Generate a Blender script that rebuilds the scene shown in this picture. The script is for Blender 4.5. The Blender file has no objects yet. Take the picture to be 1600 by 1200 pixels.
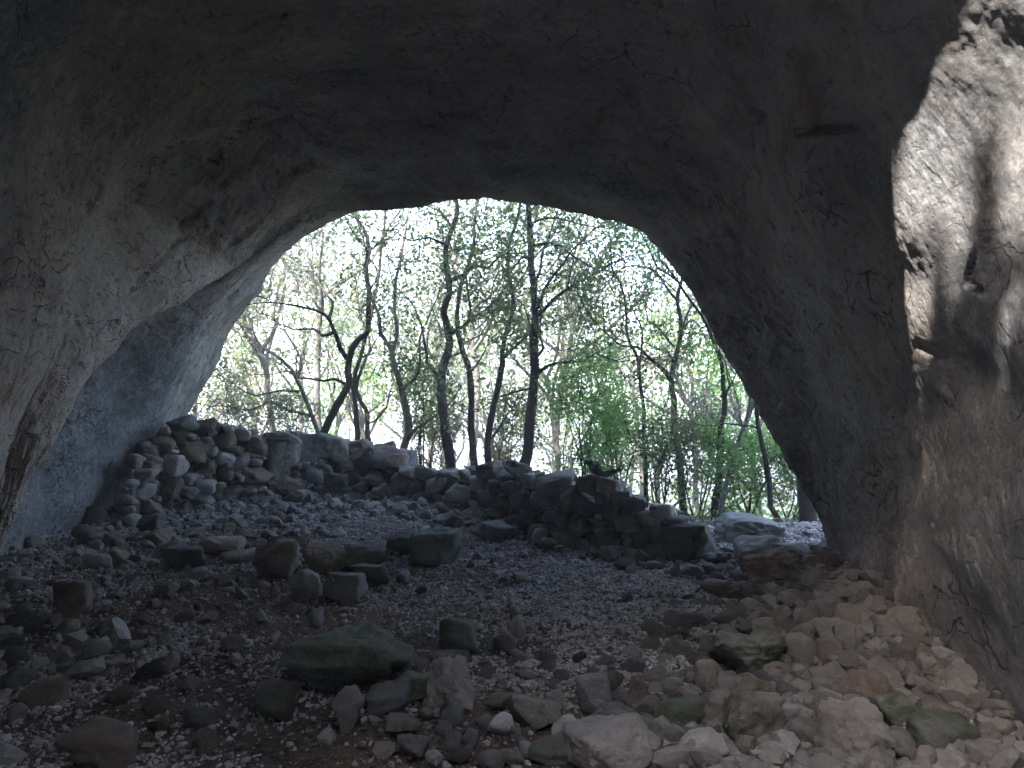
import bpy, bmesh, math, random
import numpy as np
from mathutils import Vector, Matrix

random.seed(7)
RNG = np.random.default_rng(7)
sc = bpy.context.scene
COL = sc.collection

# ------------------------------------------------------------------ camera
F = 1232.0                                   # focal length in photo pixels (1600 wide)
PITCH = math.radians(4.2)
CAM = np.array([0.0, 0.0, 1.5])
cd = bpy.data.cameras.new('camera')
cam = bpy.data.objects.new('camera', cd)
COL.objects.link(cam)
cam.location = CAM
cam.rotation_euler = (math.radians(90) + PITCH, 0, 0)
cd.sensor_width = 36.0
cd.lens = 36.0 * F / 1600.0
cd.clip_end = 3000
cd.clip_start = 0.05
sc.camera = cam

# ------------------------------------------------------------------ light
SUN_DIR = np.array([-0.45, -0.60, 0.66]); SUN_DIR /= np.linalg.norm(SUN_DIR)   # towards the sun
EXPOSURE = 3.9
w = bpy.data.worlds.new('World'); sc.world = w
w.use_nodes = True
nt = w.node_tree
sky = nt.nodes.new('ShaderNodeTexSky'); sky.sky_type = 'NISHITA'
sky.sun_disc = False
sky.sun_elevation = math.asin(SUN_DIR[2])
sky.sun_rotation = math.atan2(SUN_DIR[0], SUN_DIR[1])
sky.dust_density = 2.2
sky.air_density = 1.0
sky.ozone_density = 0.4
bg = nt.nodes['Background']; bg.inputs[1].default_value = 0.15
nt.links.new(sky.outputs[0], bg.inputs[0])
sl = bpy.data.lights.new('sun', 'SUN'); sl.energy = 2.4; sl.angle = math.radians(0.5)
sl.color = (1.0, 0.93, 0.84)
so = bpy.data.objects.new('sun', sl); COL.objects.link(so)
so.rotation_euler = Vector(tuple(SUN_DIR)).to_track_quat('Z', 'Y').to_euler()
sc.view_settings.view_transform = 'Standard'
sc.view_settings.look = 'None'
sc.view_settings.gamma = 1.0
sc.view_settings.exposure = EXPOSURE
sc.cycles.max_bounces = 10
sc.cycles.diffuse_bounces = 6
sc.cycles.transmission_bounces = 6
sc.cycles.sample_clamp_indirect = 4.0

# ------------------------------------------------------------------ helpers
def at(px, py, d):
    """photo pixel and distance along +Y -> world point"""
    a = (px - 800.0) / F; b = (600.0 - py) / F
    c, s = math.cos(PITCH), math.sin(PITCH)
    y = c - s * b; z = s + c * b
    k = d / y
    return np.array([a * k, d, 1.5 + z * k])

def lerp(x, xs, ys): return float(np.interp(x, xs, ys))

PERM = np.random.default_rng(3).permutation(256)
PERM = np.concatenate([PERM, PERM, PERM])
GR = np.random.default_rng(4).normal(size=(256, 3)); GR /= np.linalg.norm(GR, axis=1)[:, None]
def pnoise(P):
    P = np.asarray(P, float)
    I = np.floor(P).astype(int); f = P - I
    I &= 255
    u = f * f * f * (f * (f * 6 - 15) + 10)
    out = 0
    for dx in (0, 1):
        wx = u[:, 0] if dx else 1 - u[:, 0]
        for dy in (0, 1):
            wy = u[:, 1] if dy else 1 - u[:, 1]
            for dz in (0, 1):
                wz = u[:, 2] if dz else 1 - u[:, 2]
                h = PERM[PERM[PERM[(I[:, 0] + dx) & 255] + ((I[:, 1] + dy) & 255)] + ((I[:, 2] + dz) & 255)]
                g = GR[h]
                out = out + wx * wy * wz * ((f[:, 0] - dx) * g[:, 0] + (f[:, 1] - dy) * g[:, 1] + (f[:, 2] - dz) * g[:, 2])
    return out * 1.6
def fbm(P, oct=4, lac=2.1, gain=0.5):
    P = np.asarray(P, float); a = 1; s = 0
    for k in range(oct):
        s = s + a * pnoise(P + 17.3 * k); P = P * lac; a *= gain
    return s

def mesh_np(name, V, Fc, n=4, smooth=True, mat=None, attrs=None):
    """V (N,3), Fc (M,n) -> mesh"""
    V = np.ascontiguousarray(V, dtype=np.float32); Fc = np.ascontiguousarray(Fc, dtype=np.int32)
    me = bpy.data.meshes.new(name)
    me.vertices.add(len(V)); me.vertices.foreach_set('co', V.ravel())
    me.loops.add(Fc.size); me.loops.foreach_set('vertex_index', Fc.ravel())
    me.polygons.add(len(Fc))
    me.polygons.foreach_set('loop_start', np.arange(0, Fc.size, n, dtype=np.int32))
    me.polygons.foreach_set('loop_total', np.full(len(Fc), n, dtype=np.int32))
    me.polygons.foreach_set('use_smooth', np.full(len(Fc), smooth, dtype=bool))
    if attrs:
        for k, v in attrs.items():
            at_ = me.attributes.new(k, 'FLOAT', 'POINT'); at_.data.foreach_set('value', np.ascontiguousarray(v, dtype=np.float32))
    me.update(calc_edges=True); me.validate()
    if mat: me.materials.append(mat)
    return me

def link(name, me, parent=None, loc=None, rot=None, scale=None):
    o = bpy.data.objects.new(name, me); COL.objects.link(o)
    if parent is not None: o.parent = parent
    if loc is not None: o.location = tuple(float(c) for c in loc)
    if rot is not None: o.rotation_euler = rot
    if scale is not None: o.scale = scale
    return o
def tag(o, label=None, cat=None, group=None, kind=None):
    if label: o['label'] = label
    if cat: o['category'] = cat
    if group: o['group'] = group
    if kind: o['kind'] = kind
    return o

# ------------------------------------------------------------------ materials
class M:
    def __init__(s, name, rough=0.9, spec=0.25):
        s.m = bpy.data.materials.new(name); s.m.use_nodes = True
        s.t = s.m.node_tree; s.b = s.t.nodes['Principled BSDF']
        s.b.inputs['Roughness'].default_value = rough
        s.b.inputs['Specular IOR Level'].default_value = spec
        s.co = s.t.nodes.new('ShaderNodeTexCoord')
    def n(s, typ, **kw):
        nd = s.t.nodes.new(typ)
        for k, v in kw.items(): setattr(nd, k, v)
        return nd
    def l(s, a, b): s.t.links.new(a, b)
    def vec(s, scale=(1, 1, 1), src='Object', loc=(0, 0, 0), rot=(0, 0, 0)):
        mp = s.n('ShaderNodeMapping'); mp.inputs['Scale'].default_value = scale; mp.inputs['Location'].default_value = loc
        mp.inputs['Rotation'].default_value = rot
        s.l(s.co.outputs[src], mp.inputs[0]); return mp.outputs[0]
    def noise(s, scale, detail=6, rough=0.6, vec=None, dist=0.0):
        nd = s.n('ShaderNodeTexNoise'); nd.inputs['Scale'].default_value = scale; nd.inputs['Detail'].default_value = detail
        nd.inputs['Roughness'].default_value = rough; nd.inputs['Distortion'].default_value = dist
        s.l(vec if vec is not None else s.co.outputs['Object'], nd.inputs['Vector']); return nd.outputs['Fac']
    def voro(s, scale, vec=None, feature='F1'):
        nd = s.n('ShaderNodeTexVoronoi', feature=feature); nd.inputs['Scale'].default_value = scale
        s.l(vec if vec is not None else s.co.outputs['Object'], nd.inputs['Vector']); return nd.outputs['Distance']
    def ramp(s, fac, a, b, ca=(0, 0, 0, 1), cb=(1, 1, 1, 1)):
        if a > b: a, b, ca, cb = b, a, cb, ca
        r = s.n('ShaderNodeValToRGB'); e = r.color_ramp.elements
        e[0].position = a; e[1].position = b; e[0].color = ca; e[1].color = cb
        s.l(fac, r.inputs[0]); return r.outputs[0]
    def mix(s, fac, a, b, typ='MIX'):
        m = s.n('ShaderNodeMix', data_type='RGBA', blend_type=typ)
        if isinstance(fac, (int, float)): m.inputs[0].default_value = fac
        else: s.l(fac, m.inputs[0])
        for v, i in ((a, 6), (b, 7)):
            if isinstance(v, tuple): m.inputs[i].default_value = v if len(v) == 4 else v + (1,)
            else: s.l(v, m.inputs[i])
        return m.outputs[2]
    def math(s, op, a, b=0.0):
        m = s.n('ShaderNodeMath', operation=op)
        for v, i in ((a, 0), (b, 1)):
            if isinstance(v, (int, float)): m.inputs[i].default_value = v
            else: s.l(v, m.inputs[i])
        return m.outputs[0]
    def attr(s, name):
        a = s.n('ShaderNodeAttribute', attribute_name=name); return a.outputs['Fac']
    def bump(s, h, strength=0.5, dist=0.02, prev=None):
        b = s.n('ShaderNodeBump'); b.inputs['Strength'].default_value = strength; b.inputs['Distance'].default_value = dist
        s.l(h, b.inputs['Height'])
        if prev is not None: s.l(prev, b.inputs['Normal'])
        s.l(b.outputs[0], s.b.inputs['Normal']); return b.outputs[0]
    def col(s, c):
        if isinstance(c, tuple): s.b.inputs['Base Color'].default_value = c if len(c) == 4 else c + (1,)
        else: s.l(c, s.b.inputs['Base Color'])

def cave_material():
    m = M('cave_limestone', 0.92, 0.2)
    zone = m.attr('grey')           # grey calcite-washed rock against ochre-brown rock; its bluish tint imitates skylight on the left
    rough = m.attr('rough')
    big = m.noise(0.55, 5, 0.6, dist=0.6)
    med = m.noise(2.6, 8, 0.65, dist=0.4)
    fine = m.noise(22, 8, 0.75)
    brown = m.mix(m.ramp(med, .35, .68), (.30, .255, .228), (.45, .395, .355))
    ochre = m.mix(m.ramp(m.noise(1.3, 7, .65, dist=1.2), .56, .70), brown, (.26, .18, .125))
    darkb = m.mix(m.ramp(big, .50, .72), ochre, (.16, .142, .132))
    grey = m.mix(m.ramp(med, .35, .7), (.085, .094, .106), (.19, .197, .208))
    c = m.mix(zone, darkb, grey)
    # pale calcite streaks and dark lichen, both with shapes of their own
    st = m.noise(3.0, 6, .7, m.vec((1, 1, .25)), 1.0)
    c = m.mix(m.math('MULTIPLY', m.ramp(st, .60, .74), .45), c, (.46, .43, .40))
    sp = m.noise(9, 6, .75)
    c = m.mix(m.math('MULTIPLY', m.ramp(sp, .58, .66), .65), c, (.075, .066, .062))
    c = m.mix(m.math('MULTIPLY', m.ramp(m.noise(15, 9, .8), .50, .58), .38), c, m.mix(zone, (.37, .33, .30), (.40, .41, .43)))
    c = m.mix(m.math('MULTIPLY', m.ramp(m.noise(19, 9, .8, m.vec(loc=(5, 5, 5))), .54, .60), .5), c, (.085, .075, .07))
    lit_strip = m.attr('pale')  # left rim strip, lightened in colour to imitate daylight grazing it
    c = m.mix(m.math('MULTIPLY', lit_strip, m.ramp(m.noise(4, 8, .7), .42, .66)), c, (.40, .39, .37))
    wv = m.n('ShaderNodeTexNoise'); wv.inputs['Scale'].default_value = 2.2; wv.inputs['Detail'].default_value = 5; m.l(m.co.outputs['Object'], wv.inputs['Vector'])
    va = m.n('ShaderNodeVectorMath', operation='MULTIPLY_ADD'); m.l(wv.outputs['Color'], va.inputs[0]); va.inputs[1].default_value = (.9, .9, .9); m.l(m.vec((1, .55, 1.5)), va.inputs[2])
    crk = m.voro(2.6, va.outputs[0], 'DISTANCE_TO_EDGE')
    cm = m.math('MULTIPLY', m.ramp(crk, .022, .004), m.ramp(m.noise(1.7, 4, .6, m.vec(loc=(9, 3, 2))), .50, .60))
    c = m.mix(m.math('MULTIPLY', cm, .75), c, (.04, .035, .032))
    chip = m.ramp(m.noise(6.5, 7, .7, m.vec((1, .5, 1.8)), 1.2), .62, .66)
    c = m.mix(m.math('MULTIPLY', chip, .55), c, (.10, .085, .078))
    mos = m.noise(1.9, 6, .7, m.vec(loc=(4, 1, 7)))
    c = m.mix(m.math('MULTIPLY', m.ramp(mos, .60, .75), .4), c, (.09, .105, .06))
    m.col(c)
    pit = m.voro(26, m.vec((1, 1, 1)))
    h = m.math('ADD', m.math('MULTIPLY', fine, 0.7), m.math('MULTIPLY', m.ramp(pit, .0, .35), .35))
    b1 = m.bump(h, .9, .022)
    flk = m.noise(5.5, 9, .72, m.vec((1, 1, 2.0), rot=(.3, .5, .2)), .3)
    b2 = m.bump(flk, .4, .035, b1)
    b3 = m.bump(m.math('SUBTRACT', 1.0, m.math('ADD', m.math('MULTIPLY', cm, .8), m.math('MULTIPLY', chip, .5))), .9, .035, b2)
    m.bump(m.math('MULTIPLY', m.noise(26, 8, .8), m.math('ADD', m.math('MULTIPLY', rough, .5), .4)), .7, .03, b3)
    return m.m

def stone_material(name, ca, cb, moss=0.0, mossc=(.06, .075, .03), sc_=1.0, dirt=(.10, .075, .055), dirtf=.35):
    m = M(name, .93, .2)
    oi = m.n('ShaderNodeObjectInfo')
    mp = m.n('ShaderNodeVectorMath', operation='ADD'); m.l(m.co.outputs['Object'], mp.inputs[0])
    cx = m.n('ShaderNodeCombineXYZ'); m.l(m.math('MULTIPLY', oi.outputs['Random'], 40.0), cx.inputs[0]); m.l(cx.outputs[0], mp.inputs[1])
    v = mp.outputs[0]
    n1 = m.noise(3.0 * sc_, 8, .65, v, .5); n2 = m.noise(14 * sc_, 8, .75, v)
    c = m.mix(m.ramp(n1, .35, .68), ca, cb)
    hue = m.n('ShaderNodeHueSaturation'); m.l(c, hue.inputs['Color'])
    mr = m.n('ShaderNodeMapRange'); m.l(oi.outputs['Random'], mr.inputs[0]); mr.inputs[3].default_value = .65; mr.inputs[4].default_value = 1.25
    m.l(mr.outputs[0], hue.inputs['Value'])
    c = hue.outputs[0]
    c = m.mix(m.math('MULTIPLY', m.ramp(n2, .5, .66), dirtf), c, dirt)
    n3 = m.noise(5 * sc_, 7, .8, v, 1.0)
    c = m.mix(m.math('MULTIPLY', m.ramp(n3, .60, .68), .5), c, (.46, .44, .41))
    if moss > 0:
        n4 = m.noise(4.0 * sc_, 8, .7, v, .4)
        c = m.mix(m.ramp(n4, .62 - moss * .4, .74 - moss * .4), c, m.mix(n2, mossc, tuple(x * 1.9 for x in mossc)))
    m.col(c)
    b1 = m.bump(n2, 1.0, .035)
    m.bump(m.math('ADD', m.noise(38 * sc_, 5, .8, v), m.math('MULTIPLY', m.voro(11 * sc_, v), .6)), .7, .012, b1)
    return m.m

def pebble_material(name, dark, pale, warm):
    m = M(name, .95, .15)
    a = m.attr('rnd'); b = m.attr('rnd2')
    c = m.mix(a, dark, pale)
    c = m.mix(m.math('MULTIPLY', b, .6), c, warm)
    n = m.noise(45, 4, .7)
    c = m.mix(m.math('MULTIPLY', m.ramp(n, .45, .7), .45), c, (.09, .075, .065))
    m.col(c); m.bump(n, .5, .01)
    return m.m

def ground_material():
    m = M('cave_soil_and_forest_floor', .97, .1)
    n1 = m.noise(1.1, 7, .65, dist=.5); n2 = m.noise(13, 8, .75); vo = m.voro(38); vo2 = m.voro(85)
    soil = m.mix(m.ramp(n2, .35, .7), (.045, .034, .03), (.125, .093, .075))
    red = m.mix(m.ramp(n1, .48, .64), soil, (.15, .085, .052))
    grit = m.mix(m.math('MULTIPLY', m.ramp(vo, .22, .12), 1.0), red, m.mix(n2, (.20, .18, .175), (.36, .33, .32)))
    c = m.mix(m.ramp(m.noise(2.2, 6, .7, m.vec(loc=(3, 2, 1))), .42, .6), red, grit)
    c = m.mix(m.math('MULTIPLY', m.ramp(vo2, .24, .12), .55), c, (.30, .27, .26))
    out = m.attr('outside')
    lit = m.mix(m.ramp(n2, .4, .65), (.07, .05, .03), (.05, .075, .025))
    c = m.mix(out, c, lit)
    m.col(c)
    b = m.bump(m.math('SUBTRACT', 1.0, vo), .8, .03)
    m.bump(n2, .7, .04, b)
    return m.m

def bark_material(name, ca, cb, lichen=.4):
    m = M(name, .95, .15)
    n1 = m.noise(9, 7, .7, m.vec((1, 1, .22)), .4); n2 = m.noise(2.5, 6, .7)
    c = m.mix(m.ramp(n1, .35, .65), ca, cb)
    c = m.mix(m.math('MULTIPLY', m.ramp(n2, .55, .62), lichen), c, (.26, .28, .25))
    m.col(c); m.bump(n1, .9, .03)
    return m.m

def leaf_material(name, ca, cb, cc, trans=.45):
    m = M(name, .6, .3)
    a = m.attr('rnd'); b = m.attr('rnd2')
    c = m.mix(a, ca, cb)
    c = m.mix(m.ramp(b, .70, .95), c, cc)
    m.col(c)
    tr = m.n('ShaderNodeBsdfTranslucent'); m.l(m.mix(.0, m.mix(.5, c, (1, 1, .45), 'MULTIPLY'), (0, 0, 0)), tr.inputs[0])
    bright = m.n('ShaderNodeHueSaturation'); bright.inputs['Value'].default_value = 1.5; m.l(c, bright.inputs['Color']); m.l(bright.outputs[0], tr.inputs[0])
    ms = m.n('ShaderNodeMixShader'); ms.inputs[0].default_value = trans
    m.l(m.b.outputs[0], ms.inputs[1]); m.l(tr.outputs[0], ms.inputs[2])
    m.l(ms.outputs[0], m.t.nodes['Material Output'].inputs[0])
    return m.m

MAT = {}
MAT['cave'] = cave_material()
MAT['ground'] = ground_material()
MAT['pale'] = stone_material('pale_limestone', (.23, .205, .185), (.40, .36, .33))
MAT['warm'] = stone_material('pinkish_limestone', (.15, .13, .115), (.28, .245, .225))
MAT['brown'] = stone_material('brown_limestone', (.15, .115, .09), (.29, .23, .185), dirtf=.5)
MAT['grey'] = stone_material('grey_limestone', (.16, .155, .15), (.30, .295, .29))
MAT['moss'] = stone_material('mossy_limestone', (.13, .135, .115), (.26, .26, .235), moss=.40, mossc=(.058, .072, .036), dirtf=.45)
MAT['lmoss'] = stone_material('slightly_mossy_limestone', (.19, .175, .15), (.34, .315, .275), moss=.25, mossc=(.07, .077, .048))
MAT['dark'] = stone_material('dark_damp_limestone', (.07, .065, .06), (.15, .14, .125), moss=.2)
MAT['white'] = stone_material('whitish_limestone', (.36, .335, .32), (.52, .49, .47), dirtf=.25)
MAT['gravel'] = pebble_material('gravel_stones', (.17, .155, .15), (.50, .48, .48), (.34, .29, .265))
MAT['scree'] = pebble_material('scree_stones', (.07, .065, .06), (.28, .265, .255), (.22, .19, .165))
MAT['litter'] = leaf_material('dead_leaf_litter', (.10, .055, .03), (.17, .10, .05), (.06, .04, .03), .1)
MAT['bark'] = bark_material('dark_oak_bark', (.02, .018, .016), (.06, .054, .048), .22)
MAT['gbark'] = bark_material('pale_lichened_bark', (.07, .066, .06), (.17, .165, .15), .7)
MAT['leaf'] = leaf_material('oak_leaves', (.055, .085, .03), (.10, .14, .055), (.17, .15, .05))
MAT['leafp'] = leaf_material('pale_oak_leaves', (.10, .12, .075), (.17, .19, .125), (.24, .20, .11))
MAT['leafa'] = leaf_material('autumn_leaves', (.10, .11, .04), (.19, .17, .06), (.25, .14, .05))
MAT['leafg'] = leaf_material('fresh_green_leaves', (.09, .19, .045), (.16, .30, .07), (.26, .31, .08), .5)

# ------------------------------------------------------------------ terrain
def gh(x, y):
    x = np.asarray(x, float); y = np.asarray(y, float)
    y0 = np.interp(x, [-6, 0, 2, 4], [11.0, 10.6, 8.9, 8.6])
    yy = np.minimum(y, y0)
    z = 0.1 * (yy - 2.8)
    z = np.where(y < 1.5, -0.13 + 0.02 * (1.5 - np.maximum(y, -20)), z)
    b = np.maximum(y - y0, 0)
    z = z - np.where(b < 30, 0.010 * b * b / (1 + .03 * b) + .05 * b, 0.010 * 900 / 1.9 + 1.5 + .06 * np.minimum(b - 30, 150))
    # scree banked up against the right-hand cave wall and soil against the left one
    k = np.clip((y - 1.5) / 2, 0, 1) * np.clip((7.6 - y) / 1.6, 0, 1)
    z = z + .26 * k * np.exp(-((x - 2.6) / .75) ** 2) + .18 * k * np.exp(-((x + 4.7) / .9) ** 2)
    z = z + .10 * np.exp(-(((x + 1.7) / 1.3) ** 2 + ((y - 8.4) / 1.0) ** 2))
    far = np.clip((np.abs(x) - 12) / 60, 0, 1)
    hb = np.maximum(-4.5 - y, 0)  # unseen hillside raised behind the viewer to cut light into the cave
    z = z + np.where(hb < 14, .09 * hb * hb, .09 * 196 + 1.0 * np.minimum(hb - 14, 25)) * np.exp(-(np.maximum(np.abs(x) - 25, 0) / 30) ** 2)
    z = z + far * 3.0 * np.sin(x * .03 + 1) + far * 2 * np.sin(y * .02)
    return z
def ground_at(px, py, dmin=2.0, dmax=60):
    d = np.concatenate([np.arange(dmin, 16, .02), np.arange(16, dmax, .25)])
    a = (px - 800.0) / F; b = (600.0 - py) / F
    c, s = math.cos(PITCH), math.sin(PITCH)
    k = d / (c - s * b)
    X = a * k; Z = 1.5 + (s + c * b) * k
    g = gh(X, d)
    i = np.argmax(Z < g)
    if not (Z < g).any(): i = len(d) - 1
    return np.array([X[i], d[i], g[i]])

def axis(lo, hi, step, far):
    a = list(np.arange(lo, hi, step)); s = step; v = hi
    right = []
    while v < far: right.append(v); s *= 1.22; v += s
    s = step; v = lo - step; left = []
    while v > -far: left.append(v); s *= 1.22; v -= s
    return np.array(left[::-1] + a + right)
xs = axis(-6.5, 6.0, .035, 900); ys = axis(0.5, 13.0, .035, 1500)
GX, GY = np.meshgrid(xs, ys)
gx, gy = GX.ravel(), GY.ravel()
gz = gh(gx, gy)
P2 = np.stack([gx, gy, gx * 0], 1)
near = np.exp(-(np.maximum(np.abs(gx) - 8, 0) / 6) ** 2) * np.exp(-(np.maximum(np.abs(gy - 6) - 9, 0) / 8) ** 2)
gz = gz + near * (.05 * fbm(P2 * .9, 3) + .022 * fbm(P2 * 5, 3) + .010 * fbm(P2 * 19, 2)) + (1 - near) * .35 * fbm(P2 * .12, 3)
nx, ny = len(xs), len(ys)
idx = np.arange(nx * ny).reshape(ny, nx)
fc = np.stack([idx[:-1, :-1].ravel(), idx[:-1, 1:].ravel(), idx[1:, 1:].ravel(), idx[1:, :-1].ravel()], 1)
outside = np.clip((gy - np.interp(gx, [-6, 0, 2, 4], [11.3, 10.9, 8.6, 8.2])) / .8, 0, 1) + np.clip((-2 - gy) / 2, 0, 1) + np.clip((np.abs(gx) - 7) / 2, 0, 1)
me = mesh_np('ground', np.stack([gx, gy, gz], 1), fc, 4, True, MAT['ground'], {'outside': np.clip(outside, 0, 1)})
tag(link('ground', me), kind='structure')

# ------------------------------------------------------------------ cave shell
TS = [0, .045, .09, .14, .185, .29, .42, .55, .68, .79, .875, .95, 1.0]
rim_px = [(0, 258, 770), (.05, 286, 652), (.09, 342, 569), (.12, 361, 514), (.15, 408, 459), (.165, 414, 436), (.185, 436, 400),
          (.21, 475, 368), (.25, 519, 340), (.29, 563, 327), (.34, 624, 318), (.42, 712, 308), (.46, 758, 307), (.50, 824, 320),
          (.55, 888, 334), (.59, 932, 345), (.62, 966, 351), (.65, 996, 363), (.68, 1020, 379), (.705, 1047, 405), (.73, 1065, 435),
          (.755, 1091, 476), (.79, 1124, 540), (.82, 1158, 594), (.85, 1190, 650), (.875, 1215, 695), (.90, 1251, 750),
          (.925, 1285, 810), (.95, 1306, 880), (.97, 1318, 935), (1.0, 1330, 1010)]
rim_d = ([0, .09, .14, .185, .29, .42, .55, .68, .79, .875, .95, 1.0], [12.6, 12.6, 11.8, 10.6, 9.6, 9.0, 8.6, 8.0, 7.5, 7.0, 6.5, 6.2])
NT = 620
tt = np.linspace(0, 1, NT)
def px_row(rows, dens=tt):
    """rows: [(t,px,py,d)] -> points at tt, in world space"""
    r = np.array(rows, float)
    out = [at(a, b, c) for a, b, c in zip(*[np.interp(dens, r[:, 0], r[:, k]) for k in (1, 2, 3)])]
    return smooth_row(np.array(out), 14)
def w_row(rows):
    r = np.array(rows, float)
    return smooth_row(np.stack([np.interp(tt, r[:, 0], r[:, k]) for k in (1, 2, 3)], 1), 16)
def smooth_row(P, n):
    P = P.copy()
    for _ in range(n * 3):
        P[1:-1] = .25 * P[:-2] + .5 * P[1:-1] + .25 * P[2:]
    return P
r = np.array(rim_px, float)
rim = np.array([at(a, b, c) for a, b, c in zip(np.interp(tt, r[:, 0], r[:, 1]), np.interp(tt, r[:, 0], r[:, 2]), np.interp(tt, *rim_d))])
rim = smooth_row(rim, 2)
A = rim
cen = np.array([-.6, 0, 0.5])
def outw(P, k, dy):
    o = P - cen; o[:, 1] = 0; o[:, 2] = np.maximum(o[:, 2], 0.0)
    o /= np.linalg.norm(o, axis=1)[:, None]
    Q = P + o * k; Q[:, 1] += dy
    return smooth_row(Q, 10)
B = px_row([(0, 215, 790, 10.3), (.045, 240, 700, 10.0), (.09, 264, 610, 9.6), (.14, 316, 490, 9.2), (.185, 392, 404, 9.2), (.29, 545, 312, 9.1), (.42, 706, 291, 8.5),
            (.55, 898, 316, 8.1), (.68, 1038, 363, 7.6), (.79, 1148, 528, 7.1), (.875, 1245, 690, 6.7), (.95, 1325, 872, 6.2), (1, 1348, 1020, 5.9)])
C_ = px_row([(0, -15, 960, 7.2), (.045, 40, 720, 7.5), (.09, 125, 578, 8.1), (.14, 243, 478, 8.5), (.185, 368, 413, 9.15), (.29, 525, 285, 8.6), (.42, 705, 262, 8.0),
             (.55, 915, 293, 7.6), (.68, 1065, 338, 7.15), (.79, 1182, 512, 6.6), (.875, 1280, 675, 6.2), (.95, 1352, 862, 5.7), (1, 1385, 1060, 5.4)])
D = px_row([(0, -30, 900, 6.2), (.045, 62, 705, 6.35), (.09, 152, 566, 6.9), (.14, 252, 480, 7.8), (.185, 345, 414, 8.7), (.29, 480, 250, 7.9), (.42, 700, 215, 7.2),
            (.55, 940, 240, 6.9), (.68, 1105, 290, 6.6), (.79, 1232, 475, 6.1), (.875, 1332, 655, 5.6), (.95, 1405, 862, 5.1), (1, 1435, 1110, 4.85)])
D2 = px_row([(0, -80, 900, 5.9), (.045, 20, 640, 6.1), (.09, 100, 470, 6.4), (.14, 150, 380, 6.9), (.185, 200, 300, 7.2), (.29, 400, 165, 7.0), (.42, 695, 140, 6.7),
             (.55, 960, 180, 6.5), (.68, 1140, 245, 6.1), (.79, 1275, 440, 5.6), (.875, 1375, 640, 5.2), (.95, 1450, 866, 4.7), (1, 1480, 1150, 4.5)])
E = px_row([(0, -150, 950, 5.2), (.045, 40, 600, 5.7), (.09, 108, 440, 5.75), (.14, 132, 350, 5.85), (.185, 178, 265, 6.0), (.29, 360, 100, 6.0), (.42, 690, 60, 6.0),
            (.55, 980, 100, 5.8), (.68, 1190, 190, 5.2), (.79, 1335, 395, 4.5), (.875, 1435, 620, 4.5), (.95, 1505, 870, 4.15), (1, 1530, 1190, 4.0)])
Fr = px_row([(0, -300, 1100, 4.5), (.045, -110, 640, 4.8), (.09, -30, 400, 4.8), (.14, 10, 250, 4.8), (.185, 60, 120, 4.8), (.29, 250, -30, 4.9), (.42, 640, -60, 5.0),
             (.55, 1040, -30, 4.8), (.68, 1310, 75, 4.0), (.79, 1440, 330, 3.55), (.875, 1530, 600, 3.75), (.95, 1600, 900, 3.45), (1, 1640, 1280, 3.4)])
G = w_row([(0, -3.6, 3.2, -.4), (.09, -3.3, 3.2, 2.0), (.185, -2.9, 3.3, 3.2), (.29, -2.1, 3.3, 4.1), (.42, -.7, 3.4, 4.6), (.55, .55, 3.4, 4.6),
           (.68, 1.45, 3.3, 3.85), (.79, 1.9, 3.1, 2.8), (.875, 2.02, 3.0, 1.8), (.95, 2.08, 2.9, .9), (1, 2.2, 2.8, -.4)])
H = w_row([(0, -3.6, 1.6, -.4), (.09, -3.4, 1.5, 2.2), (.185, -3.0, 1.6, 3.6), (.29, -2.3, .2, 4.3), (.42, -.9, .5, 4.4), (.50, -.2, 1.2, 4.5), (.55, .25, 1.85, 4.5), (.62, .95, 2.58, 4.3), (.65, 1.2, 2.1, 4.2),
           (.68, 1.6, 2.45, 3.9), (.79, 2.02, 2.1, 3.0), (.875, 2.12, 1.7, 1.9), (.95, 2.15, 1.5, .9), (1, 2.3, 1.4, -.4)])
I1 = w_row([(0, -3.7, -1.5, -.5), (.09, -3.8, -2.5, 3.2), (.185, -3.8, -2.8, 6.4), (.29, -3.2, -.9, 6.4), (.42, -1.2, .7, 5.7), (.50, -.2, 1.7, 5.9), (.55, .6, 2.4, 6.1),
            (.68, 2.1, 2.9, 5.5), (.79, 2.5, -.2, 4.6), (.875, 2.5, -1.2, 2.6), (.95, 2.4, -1.6, 1.0), (1, 2.5, -1.8, -.6)])
I2 = w_row([(0, -4.2, -7, -.6), (.09, -4.3, -8, 5.0), (.165, -4.4, -10.2, 13.3), (.205, -4.4, -8.4, 13.2), (.225, -4.4, -7.3, 9.8), (.25, -4.4, -2.5, 9.8), (.29, -4.0, -.2, 9.3), (.42, -1.4, 3.0, 7.0), (.55, .8, 3.4, 7.0),
            (.68, 3.2, 3.2, 6.9), (.79, 3.7, -3.2, 8.8), (.875, 3.6, -5.5, 4.5), (.95, 3.4, -6.8, 1.0), (1, 3.3, -7, -.7)])  # unseen left crest raised high to keep direct sun off the floor
J = w_row([(0, -11, 3, -2), (.09, -11, 3, 4), (.185, -9, 3.5, 9), (.29, -6, 4.5, 12.8), (.42, -1.5, 5.5, 13.2), (.55, 1.5, 5.5, 13.2),
           (.68, 5.5, 5, 12.8), (.79, 8.5, 3, 10), (.875, 9.5, 2, 4), (.95, 9.5, 1, 1.), (1, 9.5, 0, -2)])
A1 = outw(A, .5, .2); A2 = outw(A, 1.6, -.2); A3 = outw(A, 4.2, -1.6)
rows = [J, A3, A2, A1, A, B, C_, D, D2, E, Fr, G, H, I1, I2, J]
cnt = [8, 12, 16, 14, 46, 60, 46, 50, 50, 80, 100, 90, 50, 16, 10]
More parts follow.
